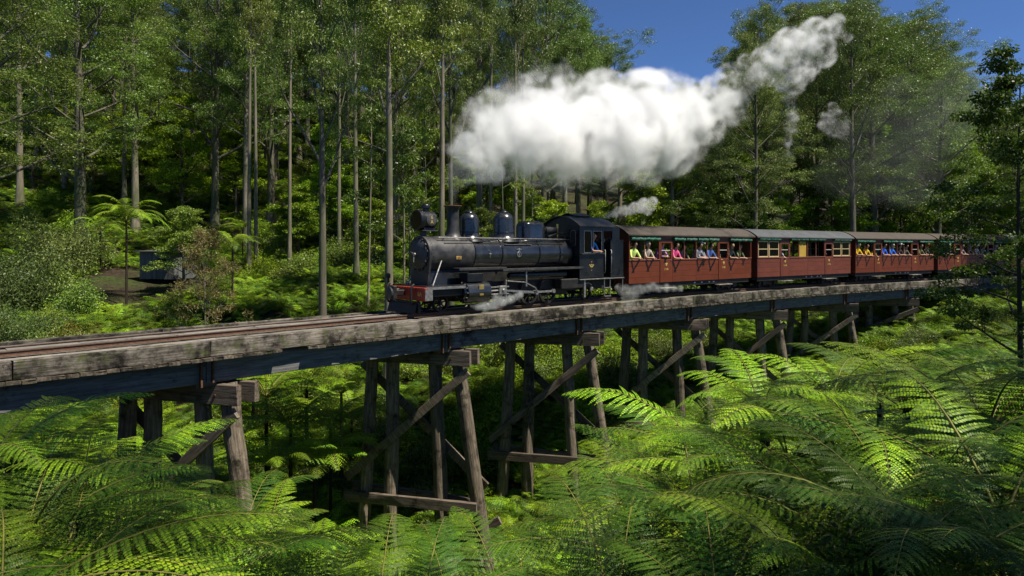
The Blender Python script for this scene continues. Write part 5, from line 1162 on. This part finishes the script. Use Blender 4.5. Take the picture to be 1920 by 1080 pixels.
# ------------------------------------------------------------------ steam and smoke
def steam_material(name, dens, col, edge0, edge1, nscale, nstr, aniso=.15, absorb=0.0):
    mt = bpy.data.materials.new(name); mt.use_nodes = True; t = mt.node_tree; n = t.nodes; n.clear(); l = t.links.new
    out = n.new('ShaderNodeOutputMaterial'); pv = n.new('ShaderNodeVolumePrincipled'); at_ = n.new('ShaderNodeAttribute'); at_.attribute_name = 'density'
    tc = n.new('ShaderNodeTexCoord'); nz = n.new('ShaderNodeTexNoise'); nz.inputs['Scale'].default_value = nscale; nz.inputs['Detail'].default_value = 5; nz.inputs['Roughness'].default_value = .58; nz.inputs['Distortion'].default_value = .5
    l(tc.outputs['Object'], nz.inputs['Vector'])
    nl = n.new('ShaderNodeTexNoise'); nl.inputs['Scale'].default_value = nscale*.34; nl.inputs['Detail'].default_value = 2; l(tc.outputs['Object'], nl.inputs['Vector'])
    mxn = n.new('ShaderNodeMix'); mxn.data_type = 'FLOAT'; mxn.inputs[0].default_value = .42; l(nz.outputs['Fac'], mxn.inputs[2]); l(nl.outputs['Fac'], mxn.inputs[3])
    m1 = n.new('ShaderNodeMath'); m1.operation = 'MULTIPLY_ADD'; m1.inputs[1].default_value = -nstr; l(mxn.outputs[0], m1.inputs[0]); l(at_.outputs['Fac'], m1.inputs[2])
    mr = n.new('ShaderNodeMapRange'); mr.interpolation_type = 'SMOOTHSTEP'; mr.inputs[1].default_value = edge0; mr.inputs[2].default_value = edge1; mr.inputs[3].default_value = 0; mr.inputs[4].default_value = dens
    l(m1.outputs[0], mr.inputs[0]); l(mr.outputs[0], pv.inputs['Density']); pv.inputs['Color'].default_value = (*col, 1); pv.inputs['Anisotropy'].default_value = aniso
    l(pv.outputs[0], out.inputs['Volume']); mt.cycles.volume_step_rate = 1.0 if hasattr(mt,'cycles') and hasattr(mt.cycles,'volume_step_rate') else 1.0
    return mt
def steam(name, label, puffs, mat, voxel, band, seed=1, stretch=1.0, links=True):
    """puffs: (point, radius); a cloud grown from overlapping puffs and turned into a volume of vapour"""
    m = MB(); rg = random.Random(seed); c0 = Vector((0,0,0)); link = []
    for i, (c, r) in enumerate(puffs if links else []):           # close the gaps between neighbouring puffs
        for d, q in puffs[i+1:]:
            if (c-d).length < (r+q)*1.25: link.append(((c+d)/2+Vector((rg.uniform(-.2,.2),rg.uniform(-.2,.2),rg.uniform(-.2,.2)))*r, (r+q)*.46))
    puffs = puffs+link
    for c, r in puffs: c0 += c
    c0 /= len(puffs)
    for c, r in puffs:
        bm = bmesh.new(); bmesh.ops.create_icosphere(bm, subdivisions=2, radius=r); vs = [v.co.copy() for v in bm.verts]; fs = [[v.index for v in f.verts] for f in bm.faces]; bm.free()
        m.add([c-c0+Vector((v.x*stretch,v.y,v.z)) for v in vs], fs)
    me = bpy.data.meshes.new(name); me.from_pydata(m.v, [], m.f); me.materials.append(mat)
    o = mesh_obj(name, me, None, c0); tag(o, label, kind='stuff')
    g = bpy.data.node_groups.new(name, 'GeometryNodeTree'); g.interface.new_socket('Geometry', in_out='INPUT', socket_type='NodeSocketGeometry'); g.interface.new_socket('Geometry', in_out='OUTPUT', socket_type='NodeSocketGeometry')
    N = g.nodes; gi = N.new('NodeGroupInput'); go = N.new('NodeGroupOutput'); mv = N.new('GeometryNodeMeshToVolume'); sm = N.new('GeometryNodeSetMaterial'); sm.inputs['Material'].default_value = mat
    mv.resolution_mode = 'VOXEL_SIZE'; mv.inputs['Voxel Size'].default_value = voxel; mv.inputs['Interior Band Width'].default_value = band; mv.inputs['Density'].default_value = 1.0
    lk = g.links.new; lk(gi.outputs[0], mv.inputs['Mesh']); lk(mv.outputs[0], sm.inputs['Geometry']); lk(sm.outputs[0], go.inputs[0])
    md = o.modifiers.new('vapour', 'NODES'); md.node_group = g; return o
def puff(u, y, r, Y): return at(u,y,Y), r*Y/FPX
plume_Y = lambda u: 22.4+(u-850)/540*7.5
rs = random.Random(8)
P = []
for u, y, r in ((890,275,44),(905,228,48),(932,205,36),(955,262,78),(925,305,46),(1000,195,60),(1010,255,88),(1060,205,66),(1080,265,86),(1130,195,64),(1150,250,92),(1180,295,52),(1205,195,66),(1225,245,80),(1255,275,58),(1205,312,36),(1290,205,58),(1305,235,52),(1345,200,42),(1372,212,28),(1000,305,46),(1245,160,34),(962,185,34),(1060,290,60),(1120,300,50),(1330,240,34),(1105,338,26),(1090,352,16),(1215,325,30),(1285,165,26),(1385,190,24),(985,160,26),(1150,165,34),(880,225,30)):
    r *= 1.16; Y = plume_Y(u); P.append(puff(u, y, r, Y+rs.uniform(-.4,.4)))
    for k in range(9 if r > 50 else 5):
        a = rs.uniform(0,6.28); b_ = rs.uniform(-1,1); q = r*.86*math.sqrt(1-b_*b_*.6); r2 = r*rs.uniform(.26,.44); pu, py_ = u+math.cos(a)*q, y+math.sin(a)*q*.9
        P.append(puff(pu, py_, r2, Y+b_*r*.85*Y/FPX))
        for j in range(2):
            a2 = a+rs.uniform(-1.2,1.2); P.append(puff(pu+math.cos(a2)*r2*.9, py_+math.sin(a2)*r2*.9, r2*rs.uniform(.35,.55), Y+b_*r*.85*Y/FPX+rs.uniform(-.2,.2)))
steam('steam_plume', 'dense white plume of steam billowing back from the chimney above the train', P, steam_material('dense_steam', 3.6, (.999,.999,.999), -.50, -.14, 2.0, 1.15), .095, .62, 2, links=False)
P = [puff(850,382-6*k,9+k*1.2,22.35) for k in range(9)]+[puff(858,325,20,22.4),puff(866,298,26,22.5),puff(880,330,22,22.6),puff(905,325,26,22.7),puff(875,268,28,22.6),puff(930,325,24,22.9)]
steam('chimney_smoke', 'thin bluish smoke rising from the chimney into the plume', P, steam_material('thin_smoke', 1.5, (.86,.89,.94), -.2, .35, 2.0, .55), .07, .35, 3)
P = [puff(u,y,r,30+(u-1400)*.01) for u, y, r in ((1440,112,40),(1480,85,42),(1528,62,38),(1568,42,24),(1500,135,36),(1545,105,30),(1480,180,22),(1484,222,20),(1478,265,18),(1476,290,13),(1570,222,26),(1582,250,18),(1400,118,26),(1365,145,34),(1330,160,26),(1545,235,18),(1420,150,24),(1590,70,16),(1485,300,12),(1583,232,20),(1560,250,14),(1400,165,26),(1380,180,24),(1455,140,26),(1520,90,30),(1475,240,16),(1560,200,16))]
steam('steam_wisp', 'torn wisps of steam drifting in front of the tall trees at upper right', P, steam_material('torn_steam', 3.2, (.999,.999,.999), -.28, .20, 1.9, .98), .10, .7, 4)
P = [puff(u,y,r,26.6) for u, y, r in ((1128,409,6),(1140,405,9),(1155,400,12),(1172,395,14),(1190,390,15),(1208,385,18),(1224,378,13),(1215,398,10))]
steam('safety_valve_steam', 'small jet of steam blowing back from above the cab roof', P, steam_material('jet_steam', 3.5, (.98,.98,.99), -.15, .4, 2.4, .62), .05, .3, 5)
P = [puff(u,y,r,20.6) for u, y, r in ((884,574,6),(896,576,10),(910,575,13),(926,571,14),(942,566,13),(958,560,12),(975,553,10),(930,556,9))]
steam('cylinder_steam', 'steam puffing low from the cylinder over the deck edge', P, steam_material('low_steam', 3.6, (.94,.95,.96), -.15, .5, 3.0, .55), .045, .28, 6)
P = [puff(u,y,r,25.3) for u, y, r in ((1172,545,15),(1186,552,17),(1180,566,13),(1200,543,14),(1225,538,13),(1160,540,11),(1250,540,12),(1275,541,10),(1176,580,8))]
steam('injector_steam', 'steam hanging low between the cab steps and the first carriage', P, steam_material('low_steam_b', 2.0, (.94,.95,.96), -.15, .5, 2.6, .55), .05, .3, 7)
P = [puff(u,y,r,46) for u, y, r in ((1640,250,70),(1700,330,75),(1745,250,80),(1800,190,75),(1850,140,60),(1690,180,55),(1560,330,50),(1620,340,55))]
steam('drifting_smoke', 'faint blue haze of old smoke hanging in the trees at upper right', P, steam_material('old_smoke', .026, (.86,.90,.96), -.35, .55, .5, .5), .4, 2.0, 9)
